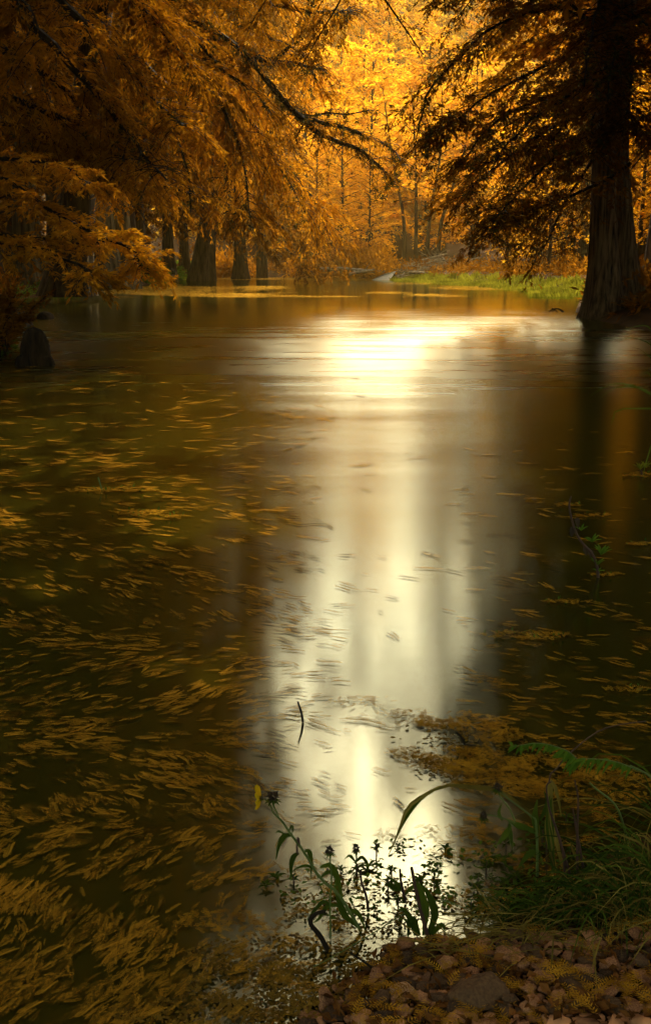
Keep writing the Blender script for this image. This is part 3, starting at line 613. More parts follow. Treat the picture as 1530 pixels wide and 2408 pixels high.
m = M(); m.tubes(np.array([[c[0], c[1], G(c[0], c[1])-.05], c+[.03, 0, -.2], c+[0, 0, .1]]), np.array([.03, .02, .01]), 5); put(m, 'stem', TWIG, root)
# bent twig standing in the water at the right
m = M(); D = 27.5
for pts in (((1290, 733), (1300, 727), (1312, 726), (1325, 733)), ((1297, 733), (1303, 729), (1296, 725)), ((1312, 726), (1318, 731), (1322, 734)), ((1304, 728), (1310, 735))):
    q = smooth([P(a, b, D) for a, b in pts], 7); m.tubes(q, np.full(7, .018), 5)
root = thing('sunken_branch', tuple(P(1308, 733, D)), 'small dark arched branch poking out of the water left of the double trunk', 'branch'); put(m, 'branch', TWIG, root)

# ---- shrub at the left edge
rng = np.random.default_rng(18)
T = Tree(.085, .34)
for i in range(46):
    a = P(rng.uniform(-140, 22), rng.uniform(700, 830), rng.uniform(15.8, 18)); a[2] = max(G(a[0], a[1]), 0)
    e = nz(np.array([rng.uniform(-.3, .6), rng.uniform(-.5, .4), 1.1])); Lk = rng.uniform(.5, 1.25)
    T.limb([a, a+e*Lk*.5, a+e*Lk+[.2*Lk, 0, -.1]], .014, .004, t0=.1, sp=.15, sl=.34, droop=.2, dens=.9, tsp=.07, ssp=.03, cl=1)
T.done('shrub', tuple(P(-30, 830, 16.5)), 'rust and orange leafed shrub overhanging the water at the left edge', BARK, LEAF_DARK, cat='shrub')
x, y, d = scatter(420, (-7, -4.6), (14.2, 19), lambda x, y, d: (d > -.15) & (d < 1.2))
bushes('bank_greenery', x, y, .26, .09, 34, LEAF_GREEN)

# ------------------------------------------------------------------ things afloat
rng = np.random.default_rng(19)
WET = leaf_mat('wet_needles', (.015, .008, .001), (.18, .075, .006), (.74, .35, .025), .1, 3.)
WETO = leaf_mat('orange_needles', (.08, .026, .002), (.36, .14, .008), (.66, .34, .022), .2, 14.)
def comb(m, p, ang, L, t, nd=9, wd=.30, sweep=55, lift=0., thick=.055):
    n = len(p); d = np.stack([np.cos(ang), np.sin(ang), 0*ang], -1); s_ = np.stack([-np.sin(ang), np.cos(ang), 0*ang], -1)
    L = np.broadcast_to(L, (n,)); bow = rng.normal(0, .12, n)
    m.kites(p-d*(L/2)[:, None], d, UP+0*p, L, L*.035, t, cup=0)
    u = np.linspace(.05, .95, nd); sw = R_(sweep)
    for q in u:
        for sg in (-1, 1):
            c = p+d*(L*(q-.5))[:, None]+s_*(bow*L*(q-.5)**2)[:, None]; ln = L*wd*(1-.75*abs(q-.45)**1.3*1.6)*rng.uniform(.75, 1.15, n)
            dd = d*math.cos(sw)+s_*sg*math.sin(sw)+UP*rng.normal(lift, lift*.6+.004, (n, 1))
            m.kites(c+UP*rng.uniform(0, .0025, (n, 1)), dd, UP+0*p, ln, L*thick, np.clip(t+rng.normal(0, .1, n), 0, 1), cup=0)
def img_ang(x, y):                               # drift direction of the eddies, as it lies in the picture
    y = np.asarray(y, float); x = np.asarray(x, float)
    a = np.interp(y, [700, 1120, 1200, 1300, 1440, 1500, 1620, 1700, 1800, 1900, 1980, 2040, 2150, 2250, 2408], [0, -1, 9, 13, 22, 5, -24, -6, 16, 28, -35, -30, -55, -40, -33])
    b = np.interp(y, [700, 1120, 1300, 1500, 1700, 1900, 2408], [0, -2, 9, 12, 10, 8, 0])
    k = np.clip((x-500)/350, 0, 1); return a*(1-k)+b*k+rng.normal(0, 7, len(x))
def afloat(px, py, z=.006):
    o = np.array([W(a, b, z) for a, b in zip(px, py)]); a = np.radians(img_ang(px, py))
    e = np.array([W(a1+3*math.cos(t), b1+3*math.sin(t), z) for a1, b1, t in zip(px, py, a)])-o
    return o, np.arctan2(e[:, 1], e[:, 0])
n = 34000; px = rng.uniform(-80, 1600, n); py = 800+1620*rng.random(n)**.85
lf = np.clip((820-px)/260, 0, 1); den = np.interp(py, [820, 880, 1000, 1150, 1300, 1700, 2408], [0, .3, .62, .72, .62, .55, .50])*(lf*.85+.15)
mid = np.clip(1-np.abs(px-950)/230, 0, 1); den *= 1-.93*mid
den = np.where(px > 1080, np.interp(py, [1000, 1100, 1500, 1900, 2100], [.05, .16, .20, .42, .3]), den)
cl = fbm(np.stack([px/90, py/34, 0*px], -1), 1, 8); den = den*(.25+1.5*np.clip(cl+.2, 0, 1.3))
den = np.where((px > 380) & (px < 760) & (py > 1960) & (py < 2230), den*.35, den)
k = rng.random(n) < den*.7; px, py = px[k], py[k]
pos, ang = afloat(px, py); k = shore_dist(pos[:, 0], pos[:, 1]) < -.03; pos, ang, px, py = pos[k], ang[k], px[k], py[k]
L = np.clip(rng.uniform(20, 60, len(pos))/F*np.hypot(pos[:, 1], 1.5), .04, .27)
ang = ang+rng.normal(0, 1, len(ang))*np.interp(py, [1400, 1900], [.05, .32])
o = np.argsort(-(L/pos[:, 1])*np.where((px > 0) & (px < 1530) & (py < 2400), 1, 0)); big, rest = o[:300], o[300:]
m = M(); nr = py[rest] > 1600
for kk, nd_, wd_, sw_, th_ in ((~nr, 7, .40, 11, .036), (nr, 8, .36, 22, .042)):
    r_ = rest[kk]; tt = np.clip(rng.normal(.42, .3, len(r_)), 0, 1)
    for j in range(3):
        j3 = rng.normal(0, 1, (len(r_), 3))*[1, 1, 0]*(L[r_]*np.where(kk.any() and sw_ < 20, .10, .14))[:, None]
        comb(m, pos[r_]+j3, ang[r_]+rng.normal(0, .1, len(r_)), L[r_]*rng.uniform(.45, 1, len(r_)), tt, nd_, wd_, sw_+rng.uniform(-6, 8), thick=th_*.7)
tag(m.build('drifting_needles', WET), kind='stuff')
_t = WET.node_tree; _o = _t.nodes['Material Output']; _s = _o.inputs[0].links[0].from_socket; _m = _t.nodes.new('ShaderNodeMixShader'); _m.inputs[0].default_value = .30   # partly see-through, softening their edges into the water
_r = _t.nodes.new('ShaderNodeBsdfTransparent'); _t.links.new(_s, _m.inputs[1]); _t.links.new(_r.outputs[0], _m.inputs[2]); _t.links.new(_m.outputs[0], _o.inputs[0])
protos = []
for i in range(8):
    m = M(); t0 = rng.uniform(.05, .9)
    for j in range(3): comb(m, np.array([[rng.normal(0, .13), rng.normal(0, .07), .004*j]]), rng.normal(0, .16, 1), rng.uniform(.5, .95), np.array([t0]), 11, rng.uniform(.22, .4), rng.uniform(12, 36), thick=.026)
    protos.append(m)
sprig = []
for j, i in enumerate(big):
    if j < 8: ob = protos[j].build('drifting_sprig', WET); tag(ob, 'ochre feathery cypress sprig drifting flat on the dark water', 'sprig', 'cypress sprigs drifting with the current'); sprig.append(ob)
    else: ob = sprig[j % 8].copy(); C.collection.objects.link(ob)
    ob.location = pos[i]+[0, 0, .002]; ob.rotation_euler = (0, 0, ang[i]); ob.scale = (L[i],)*3

# mats of needles, fragments and floating pads (uncountable)
def mat(name, px, py, Lpx, leaf, combs=True, z=.008, lift=.12, wpx=.5):
    q = np.array([W(a, b, z) for a, b in zip(px, py)]); k = shore_dist(q[:, 0], q[:, 1]) < .06; q = q[k]; n = len(q); m = M()
    Lw = Lpx*rng.uniform(.5, 1.4, n)/F*np.hypot(q[:, 1], 1.5); th = rng.uniform(0, 6.28, n)
    if combs: comb(m, q, th, Lw, np.clip(rng.normal(.5, .25, n), 0, 1), 7, .28, 60, lift)
    else: m.kites(q, np.stack([np.cos(th), np.sin(th), rng.normal(0, .04, n)], -1), UP+rng.normal(0, .12, (n, 3)), Lw, Lw*wpx, rng.random(n), mid=.5, cup=.1)
    return tag(m.build(name, leaf), kind='stuff')
def blob(n, spots):
    X, Y = [], []; wt = np.array([s_[4] for s_ in spots], float); wt /= wt.sum()
    for (cx, cy, rx, ry, _), w_ in zip(spots, wt):
        k = int(n*w_); r = np.sqrt(rng.random(k)); a = rng.uniform(0, 6.283, k); X.append(cx+rx*r*np.cos(a)); Y.append(cy+ry*r*np.sin(a))
    X, Y = np.concatenate(X), np.concatenate(Y); k = fbm(np.stack([X/45, Y/16, 0*X], -1), 1, 2) > rng.uniform(-.6, .25, len(X)); return X[k], Y[k]
spots = [(860, 1650, 110, 12, 2), (960, 1688, 130, 20, 4), (1090, 1695, 120, 22, 9), (1170, 1725, 60, 20, 4), (1020, 1770, 110, 16, 6), (1100, 1790, 160, 26, 14), (1260, 1810, 240, 34, 20), (1400, 1850, 160, 40, 10), (1200, 1850, 170, 20, 5), (1050, 1960, 170, 20, 4), (1100, 2010, 130, 18, 3), (700, 2050, 110, 28, 3), (860, 2090, 110, 30, 4), (1100, 2110, 160, 36, 6), (520, 2165, 110, 26, 4), (700, 2200, 180, 40, 5)]
mat('floating_needle_mat', *blob(3600, spots), 21, WETO)
PAD = leaf_mat('brown_pads', (.02, .011, .002), (.08, .042, .005), (.24, .13, .016), .1, 9.)
mat('floating_fragments', *blob(5200, [(660, 2250, 230, 50, 5), (700, 2320, 260, 60, 9), (560, 2380, 300, 40, 6), (1080, 1735, 150, 50, 2), (1190, 1800, 220, 60, 5), (900, 2130, 260, 70, 4)]), 11, PAD, False, wpx=.62)
PADG = leaf_mat('green_pads', (.015, .035, .005), (.04, .085, .008), (.12, .16, .015), .2, 6.)
mat('floating_green_leaves', *blob(700, [(1010, 2080, 250, 70, 8), (1160, 2060, 200, 80, 9), (880, 2110, 200, 60, 4), (720, 2080, 90, 34, 1.2), (1300, 2000, 200, 60, 4), (960, 1985, 140, 20, 1.2)]), 15, PADG, False, z=.011, wpx=.5)
def raft(cx, cy, rx, ry, label, n, green=0):
    c = W(cx, cy, 0); m = M(); a = rng.uniform(0, 6.283, n); r = np.sqrt(rng.random(n)); q = np.array([W(cx+rx*u*math.cos(t), cy+ry*u*math.sin(t), .008) for u, t in zip(r, a)])
    comb(m, q, rng.uniform(0, 6.28, n), 22/F*c[1]*rng.uniform(.6, 1.5, n), np.clip(rng.normal(.6, .2, n), 0, 1), 7, .3, 60, .15)
    ob = thing('leaf_raft', tuple(c), label, 'leaf raft', 'rafts of fallen needles on the pool'); put(m, 'needles', WETO, ob)
    m = M(); e = q[::3]+UP*.004; m.kites(e, nz(rng.normal(0, 1, (len(e), 3))+UP*.3), UP+0*e, 12/F*c[1], 5/F*c[1], rng.random(len(e))); put(m, 'green_leaves', PADG if not green else LEAF_GREEN, ob)
for a in ((265, 1152, 112, 5, 'thin raft of orange needles at the left with a green shoot beside it', 60), (325, 1204, 66, 6, 'short raft of orange needles below the one with the green shoot', 46), (408, 1214, 24, 4, 'tiny raft at the right tip of the short raft on the left', 16),
          (1338, 1186, 36, 4, 'small raft at the top of the leafy stem in the right-hand water', 22), (1392, 1211, 45, 3, 'thin raft just below the top of the leafy stem at the right', 18), (1235, 1493, 100, 10, 'broad raft of needles between the bright reflection and the leafy stem', 80),
          (1335, 1414, 60, 4, 'thin raft under the foot of the leafy stem', 24), (1500, 1278, 40, 4, 'raft at the right edge level with the leafy stem', 16), (1500, 1116, 36, 6, 'raft holding the yellow-green seedling at the right edge', 26), (1420, 1350, 40, 4, 'raft around the foot of the leafy stem', 18),
          (1470, 1620, 60, 6, 'thin raft at the right edge above the green frond', 24)):
    raft(*a)

# ------------------------------------------------------------------ foreground plants
rng = np.random.default_rng(20)
STEM = plain_mat('green_stem', (.05, .075, .01), (.13, .15, .02), 30, .6)
BROWN = plain_mat('brown_stem', (.02, .009, .004), (.09, .035, .012), 30, .7)
BLADE = leaf_mat('blade_green', (.008, .018, .002), (.030, .058, .006), (.12, .16, .014), .35, 4.)
STRAW = leaf_mat('straw', (.05, .032, .005), (.15, .10, .014), (.34, .24, .04), .3, 6.)
BUD = plain_mat('dry_bud', (.012, .006, .002), (.06, .03, .006), 80, .9)
PETAL = leaf_mat('yellow_petal', (.80, .46, .01), (.90, .56, .012), (.97, .66, .02), .6, 9.)
def DD(x, y): return float(W(x, y)[1])
def px3(pts, D): return [P(x, y, D) if not isinstance(D, (list, tuple)) else P(x, y, D[i]) for i, (x, y) in enumerate(pts)]
def ribbon(m, q, wd, face, t=.5, tip=.12, n=10, belly=.35):
    q = smooth(q, n); T_ = nz(np.gradient(q, axis=0)); s_ = nz(np.cross(T_, face)); nn = np.cross(s_, T_); u = np.linspace(0, 1, n)
    wv = wd*np.clip(np.minimum(u/belly*.6+.4, (1-u)/(1-belly)+tip), 0, 1)[:, None]*.5
    V = np.stack([q-s_*wv+nn*wv*.3, q, q+s_*wv+nn*wv*.3], 1); i = np.arange(3*n).reshape(n, 3)
    m.add(V, np.stack([i[:-1, :-1], i[:-1, 1:], i[1:, 1:], i[1:, :-1]], -1).reshape(-1, 4), t)
CAMF = np.array([0, -1, .5])
def stem(m, pts, D, r0, r1, n=14): q = smooth(px3(pts, D), n); m.tubes(q, np.linspace(r0, r1, n), 7); return q
def add_stem(root, pts, D, r0, r1, mat=STEM, name='stem'): m = M(); q = stem(m, pts, D, r0, r1); put(m, name, mat, root, True); return q
def add_leaf(root, pts, D, wd, mat=BLADE, name='leaf', face=CAMF, t=None): m = M(); ribbon(m, px3(pts, D), wd, face, rng.uniform(.3, .9) if t is None else t); put(m, name, mat, root)
def add_bud(root, x, y, D, r=.009, sep=True):
    c = P(x, y, D); m = M(); n = 46; e = nz(rng.normal(0, 1, (n, 3))+UP*.3); m.kites(c+e*r*.2, e, nz(rng.normal(0, 1, (n, 3))), r*rng.uniform(.8, 1.5, n), r*.5, rng.random(n)); put(m, 'seed_head', BUD, root)
    if sep: m = M(); n = 9; a = np.arange(n)*.7; e = np.stack([np.cos(a), np.sin(a), -.5+0*a], -1); m.kites(c-UP*r*.5, e, UP+0*e, r*1.9, r*.6, .5); put(m, 'sepals', BLADE, root)
# the flowering plant
Dp = DD(848, 2192)
root = thing('flowering_plant', tuple(W(846, 2187)), 'slender leaning plant with one yellow flower and a dry seed head', 'plant')
add_stem(root, [(848, 2190), (815, 2132), (788, 2095), (753, 2066), (718, 2008), (683, 1961), (664, 1933), (656, 1925)], Dp, .0042, .0022)
add_stem(root, [(656, 1925), (650, 1910), (643, 1895), (641, 1882)], Dp, .002, .0013); add_bud(root, 641, 1872, Dp, .012)
add_stem(root, [(656, 1925), (643, 1912), (636, 1895), (620, 1878)], Dp, .0018, .0012)
add_stem(root, [(703, 1985), (700, 1970), (698, 1998), (700, 2010)], Dp, .0028, .0018, BROWN)
m = M(); c = P(612, 1875, Dp)
for i in range(8):
    a = i*math.pi/4+.2; e = np.array([-.35, .5*math.cos(a), math.sin(a)]); mm = smooth([c, c+e*.014, c+e*.030], 6); ribbon(m, mm, .016, np.array([1., -.6, 0]), .3+.08*i, n=6, belly=.6, tip=.5)
put(m, 'petals', PETAL, root); add_bud(root, 613, 1875, Dp, .005)
for pts, wd in (([(688, 1964), (668, 1966), (655, 1990), (649, 2022)], .013), ([(703, 2006), (690, 2015), (684, 2040), (685, 2070)], .013), ([(716, 2000), (727, 2003), (732, 2030), (729, 2072)], .011), ([(752, 2040), (775, 2034), (790, 2058), (801, 2100), (806, 2140)], .015),
                ([(745, 2052), (725, 2036), (700, 2040), (688, 2050)], .006), ([(676, 1958), (686, 1942), (688, 1952), (684, 1966)], .006), ([(668, 1960), (655, 1955), (648, 1959)], .005), ([(752, 2064), (775, 2050), (800, 2075)], .009),
                ([(800, 2130), (770, 2130), (750, 2160), (735, 2170)], .010), ([(815, 2140), (842, 2148), (860, 2190)], .012), ([(790, 2100), (810, 2150), (846, 2185)], .016)): add_leaf(root, pts, Dp, wd)
# thin stalk with dry head, stub stalks and blades
def stalk(pts, D, r, label, bud=None, leaves=(), mat=BROWN, cat='plant', name='dry_stalk'):
    if not isinstance(D, (list, tuple)): D = DD(*pts[0])-.005
    p = px3(pts, D)[0]; root = thing(name, tuple(p), label, cat); add_stem(root, pts, D, r, r*.7, mat)
    if bud: add_bud(root, *bud, D if not isinstance(D, (list, tuple)) else D[-1], .009)
    for q, wd in leaves: add_leaf(root, q, D if not isinstance(D, (list, tuple)) else D[0], wd)
stalk([(777, 2207), (776, 2120), (779, 2060), (775, 2010)], 2.36, .002, 'thin upright stalk with a dark seed head right of the flowering plant', (775, 2000), (([(777, 2130), (760, 2120), (735, 2145), (722, 2165)], .009),), STEM)
stalk([(836, 2030), (838, 2018), (836, 2004)], 2.5, .003, 'short shoot with a dark bud standing behind the flowering plant', (837, 1994), (([(836, 2028), (822, 2012), (810, 2020)], .008), ([(836, 2028), (850, 2015), (862, 2022)], .008)), STEM)
stalk([(866, 2142), (860, 2105), (850, 2075), (847, 2048)], 2.4, .0035, 'dark snapped stalk just right of the flowering plant', None)
stalk([(953, 2122), (946, 2090), (941, 2065), (940, 2044)], 2.4, .0035, 'green-brown snapped stalk left of the tall red-brown one', None, (([(948, 2100), (930, 2075), (915, 2066)], .01), ([(950, 2105), (970, 2085), (985, 2090)], .01), ([(945, 2085), (925, 2090), (905, 2075)], .012)))
stalk([(1010, 2222), (994, 2160), (978, 2095), (967, 2040)], 2.3, .005, 'tall red-brown broken stalk leaning left at the edge of the gravel', None, (([(995, 2200), (1000, 2140), (985, 2085), (972, 2072)], .016), ([(1000, 2210), (1022, 2150), (1005, 2100), (990, 2080)], .018), ([(985, 2200), (965, 2160), (958, 2205)], .02), ([(1002, 2210), (1036, 2175), (1046, 2190)], .013), ([(975, 2200), (960, 2150), (935, 2130)], .012)))
stalk([(808, 2070), (780, 2055), (768, 2044)], 2.4, .004, 'short reddish broken stem tip above the arching blade', None)
stalk([(771, 2235), (752, 2200), (733, 2178), (730, 2160), (745, 2148), (765, 2143)], 2.3, .006, 'dark crooked stick arching out of the water below the flowering plant', None, mat=TWIG, cat='stick', name='crooked_stick')
stalk([(712, 1698), (708, 1675), (700, 1650)], 3.3, .0045, 'thin dark stick poking straight out of open water, centre', None, mat=TWIG, cat='stick', name='crooked_stick')
stalk([(1122, 1757), (1105, 1753), (1092, 1750), (1083, 1732), (1072, 1722)], 3.1, .005, 'dark angled stick rising from the needle mat on the right', None, mat=TWIG, cat='stick', name='crooked_stick')
stalk([(1160, 2180), (1080, 2130), (1000, 2120), (900, 2180), (800, 2240), (735, 2275)], [2.0, 2.05, 2.05, 1.97, 1.89, 1.85], .0014, 'long pale green runner crossing the shallows towards the gravel', None, mat=STEM)
stalk([(700, 2360), (740, 2385), (800, 2412)], 2.0, .008, 'dark bare stick lying at the bottom edge of the water', None, mat=TWIG, cat='stick', name='crooked_stick')
stalk([(890, 2290), (860, 2265), (822, 2240)], 2.12, .003, 'thin black twig at the tip of the gravel spit', None, mat=TWIG, cat='stick', name='crooked_stick')
stalk([(240, 1152), (236, 1138), (231, 1122)], 6.3, .006, 'short yellow-green shoot beside the thin raft on the left', None, mat=STEM)
# water weed: leafy rosettes standing in the shallows
def rosette(nl, L, h):
    root = thing('water_weed', (0, 0, 0), 'x', 'water plant', 'green water weed rosettes in the shallows'); m = M()
    m.tubes(np.array([[0, 0, -.01], [.001, 0, h*.5], [0, 0, h]]), np.array([.0022, .002, .0015]), 5); put(m, 'stem', BROWN, root)
    m = M()
    for i in range(nl):
        a = i*2.4; e = np.array([math.cos(a), math.sin(a), 0]); z = h*(.35+.65*i/nl); l = L*(1.15-.55*i/nl)
        ribbon(m, [UP*z, UP*(z+l*.25)+e*l*.5, UP*(z+l*.15)+e*l], l*.32, UP+e*-.3, rng.random(), n=6)
    put(m, 'leaves', BLADE, root); return root
ro = [rosette(8, .022, .012), rosette(10, .019, .022), rosette(7, .026, .005), rosette(11, .02, .038)]
XY = [(625, 2088), (690, 2078), (648, 2066), (885, 2012), (935, 1995), (920, 2060), (866, 2040), (840, 2065), (800, 2050)]+[(rng.uniform(880, 1280), rng.uniform(1995, 2165)) for _ in range(22)]+[(rng.uniform(1150, 1400), rng.uniform(1930, 2080)) for _ in range(12)]
used = 0
for i, (x, y) in enumerate(XY):
    q = W(x, y, 0)
    if shore_dist(q[:1], q[1:2])[0] > .03: continue
    lb = 'small green rosette of water weed among floating leaves in the shallows'
    if i == 0: lb = 'lone rosette of water weed on the bright reflection, leftmost of all'
    if used < 4: ob = ro[used]; ob.location = (q[0], q[1], 0); ob.rotation_euler = (0, 0, rng.uniform(0, 6)); ob['label'] = lb
    else: copy_thing(ro[i % 4], (q[0], q[1], 0), rng.uniform(0, 6), rng.uniform(.7, 1.3), lb)
    used += 1
# leafy stem in the right-hand water and the seedling at the right edge
D = DD(1405, 1358)
root = thing('water_plant', tuple(W(1404, 1357)), 'leafy half-submerged stem bending up to the left in the right-hand water', 'water plant')
q = add_stem(root, [(1405, 1360), (1402, 1330), (1390, 1300), (1368, 1278), (1352, 1250), (1340, 1210), (1337, 1185), (1342, 1166)], D, .008, .004, BROWN)
def tuft(root, x, y, D, L, n, name='leaf_tuft', mat=LEAF_GREEN):
    c = P(x, y, D); m = M()
    for i in range(n):
        a = i*2.4; e = nz(np.array([math.cos(a), math.sin(a)*.8, rng.uniform(.2, 1.2)])); ribbon(m, [c, c+e*L*.5+UP*L*.1, c+e*L], L*.24, UP+CAMF*.4, rng.random(), n=6)
    put(m, name, mat, root)
for x, y, L, n in ((1365, 1248, .04, 7), (1391, 1275, .05, 9), (1412, 1305, .06, 9), (1402, 1330, .05, 9), (1405, 1345, .035, 6)): tuft(root, x, y, D, L, n)
for pts in ([(1350, 1222), (1356, 1226), (1358, 1248)], [(1343, 1238), (1344, 1250), (1342, 1264)], [(1372, 1280), (1376, 1295), (1378, 1308)], [(1383, 1290), (1388, 1302), (1386, 1312)]): add_leaf(root, pts, D, .03, BUD, 'dead_leaf')
root = thing('seedling', tuple(W(1505, 1118)), 'yellow-green seedling on a raft of needles at the right edge', 'plant')
for x, y, L, n in ((1504, 1104, .07, 9), (1518, 1100, .06, 8)): tuft(root, x, y, DD(1508, 1120), L, n, mat=LEAF_LIME)
add_stem(root, [(1508, 1120), (1506, 1105)], DD(1508, 1120), .008, .005, BROWN)
# sprays of arching grass that lean in from the right
root = thing('arching_grass', tuple(W(1640, 1260)), 'thin arching grass blades leaning in over the water from the right edge', 'grass')
for pts, wd in (([(1640, 1240), (1590, 1000), (1530, 928), (1476, 905), (1430, 905), (1387, 931)], .011), ([(1650, 1200), (1600, 980), (1530, 930), (1490, 910), (1445, 912), (1411, 935)], .009), ([(1660, 1240), (1600, 990), (1530, 963), (1453, 963), (1440, 985), (1436, 1000)], .010),
                ([(1660, 1100), (1600, 860), (1530, 775), (1500, 767), (1462, 776)], .009), ([(1660, 1120), (1590, 880), (1530, 812), (1480, 794), (1445, 806)], .009), ([(1640, 1200), (1560, 900), (1515, 830), (1480, 815)], .007), ([(1650, 1250), (1560, 1020), (1520, 1080), (1510, 1130)], .009), ([(1640, 1260), (1580, 1000), (1530, 885), (1505, 880)], .008)):
    add_leaf(root, pts, 5.0, wd, BLADE, 'blade', t=.95)
# bent reed over the shallows
root = thing('bent_reed', tuple(W(1262, 2000)), 'long bent reed arching left over the shallows, its dry tip hanging down', 'reed')
add_leaf(root, [(1270, 1990), (1258, 1926), (1215, 1890), (1167, 1857), (1100, 1850), (1035, 1848), (985, 1880), (947, 1908)], 2.2, .013, STRAW, 'blade', t=.35)
add_leaf(root, [(1035, 1848), (1000, 1868), (958, 1900), (935, 1960), (912, 2013)], 2.2, .010, STRAW, 'dry_tip')
add_leaf(root, [(1035, 1849), (985, 1880), (950, 1930), (925, 1985)], 2.2, .012, BLADE, 'side_blade')
# leafy stem with two seed heads beside the reed
root = thing('seeding_plant', tuple(W(1262, 2060)), 'green branching plant with dark seed heads standing beside the bent reed', 'plant')
add_stem(root, [(1262, 2060), (1262, 1990), (1258, 1926)], 2.16, .004, .003); add_stem(root, [(1258, 1926), (1210, 1890), (1170, 1858)], 2.16, .0025, .0015); add_bud(root, 1169, 1851, 2.16, .010)
add_stem(root, [(1210, 1930), (1196, 1900), (1180, 1880), (1168, 1858)], 2.16, .0022, .0015); add_stem(root, [(1210, 1935), (1175, 1922), (1142, 1915)], 2.16, .002, .0014); add_bud(root, 1136, 1918, 2.16, .010)
for pts, wd in (([(1255, 1952), (1215, 1940), (1188, 1925)], .016), ([(1200, 1940), (1185, 1965), (1165, 1990)], .015), ([(1196, 1935), (1200, 1970), (1204, 1998)], .012), ([(1180, 1930), (1172, 1910), (1180, 1888)], .009), ([(1262, 1960), (1256, 1920), (1262, 1880)], .018), ([(1262, 2000), (1240, 2010), (1215, 2045)], .016), ([(1268, 1930), (1285, 1890), (1278, 1860)], .012)): add_leaf(root, pts, 2.16, wd)
# drying leaf clump and dark curled stalks
root = thing('withered_plant', tuple(W(1330, 2080)), 'withered plant with folded straw-coloured leaves and dark curled stalks', 'plant')
for pts, wd, mt in (([(1330, 2070), (1300, 1950), (1290, 1860), (1298, 1840), (1312, 1880), (1318, 1920)], .016, STRAW), ([(1310, 2060), (1290, 1980), (1284, 1930), (1292, 1900)], .014, STRAW), ([(1300, 2050), (1292, 1960), (1290, 1890), (1300, 1860)], .020, BLADE), ([(1400, 2140), (1385, 2070), (1350, 2010), (1340, 1980)], .012, STRAW), ([(1420, 2110), (1385, 2060), (1345, 1995)], .012, STRAW)): add_leaf(root, pts, 2.16, wd, mt)
for pts in ([(1340, 2060), (1310, 1960), (1290, 1900), (1284, 1850), (1295, 1838)], [(1356, 2060), (1356, 1950), (1358, 1880), (1350, 1834)], [(1330, 2080), (1320, 1990), (1300, 1930)], [(1370, 2040), (1352, 1940), (1345, 1900)]): add_stem(root, pts, 2.1, .0035, .0015, BROWN)
# branch with a green feathery frond
root = thing('green_frond', tuple(P(1560, 1900, 1.75)), 'bright green feathery frond on a thin stem hanging over the needle mats', 'plant')
add_stem(root, [(1560, 1900), (1530, 1830), (1480, 1800)], 1.7, .002, .0015)
for pts in ([(1500, 1812), (1440, 1790), (1370, 1785), (1340, 1800)], [(1360, 1790), (1330, 1765), (1270, 1748), (1205, 1755)]):
    q = smooth(px3(pts, 1.7), 20); m = M(); m.tubes(q, np.linspace(.0015, .0006, 20), 5); put(m, 'rachis', STEM, root)
    m = M(); T_ = nz(np.gradient(q, axis=0))
    for i in range(2, 20):
        for sg in (-1, 1):
            e = nz(np.array([-.2, sg*.35, -1.])*[1, 1, .8]+T_[i]*.5); L = .034*(1-.5*i/20)*rng.uniform(.6, 1.25); e = nz(e+rng.normal(0, .28, 3)); ribbon(m, [q[i], q[i]+e*L*.5+[0, 0, .002], q[i]+e*L], .006, CAMF, rng.uniform(.3, .9), n=5)
    put(m, 'leaflets', LEAF_GREEN, root)
stalk([(1284, 2060), (1286, 1850), (1310, 1805), (1338, 1772), (1398, 1724), (1450, 1705), (1518, 1696)], 2.2, .002, 'thin bowed stem curving up over the green frond', None, (([(1330, 1776), (1335, 1790), (1336, 1815)], .008),), BROWN)
stalk([(1480, 2000), (1450, 1900), (1400, 1855), (1385, 1840)], 2.2, .003, 'stout pale green stem leaning up to the left behind the tussocks', None, (), STEM)
# grass tussocks on the right bank
def tussock(label, cx, cy, rx, ry, n, Lm, seed, lean=(-.25, -.1)):
    rs = np.random.default_rng(seed); c = W(cx, cy, .05); root = thing('grass_tussock', (c[0], c[1], 0), label, 'grass', 'grass tussocks on the near bank')
    for name, cnt, mt in (('green_blades', int(n*.8), BLADE), ('straw_blades', int(n*.4), STRAW)):
        a = rs.uniform(0, 6.283, cnt); r = np.sqrt(rs.random(cnt)); m = M()
        for i in range(cnt):
            b = W(cx+rx*r[i]*math.cos(a[i]), cy+ry*r[i]*math.sin(a[i]), .03); b[2] = max(0, G(b[0], b[1]))-.01
            e = np.array([rs.normal(lean[0], .45), rs.normal(lean[1], .4), 0]); L = Lm*rs.uniform(.45, 1.25); h = rs.uniform(.35, 1)
            q = [b, b+e*L*.25+UP*L*.45*h, b+e*L*.7+UP*L*.62*h, b+e*L*1.1+UP*L*(.62*h-rs.uniform(.1, .5))]
            if q[3][2] < .01: q[3][2] = .01+.02*rs.random()
            ribbon(m, q, rs.uniform(.002, .0055), np.array([rs.normal(0, .6), -1, .6]), rs.random(), n=8)
        put(m, name, mt, root)
tussock('large dark grass tussock filling the lower right corner above the gravel', 1480, 2140, 120, 45, 260, .18, 1)
tussock('grass tussock spilling left over the edge of the gravel', 1260, 2140, 100, 20, 80, .10, 2, (-.5, -.1))
tussock('tall grass tussock at the right edge behind the withered plant', 1530, 2090, 90, 60, 200, .22, 3, (-.3, 0))
tussock('low grass at the foot of the withered plant', 1340, 2130, 90, 40, 120, .13, 4, (-.2, -.2))
tussock('tall thin grass at the far right below the green frond', 1590, 1960, 50, 40, 40, .26, 5, (-.5, 0))

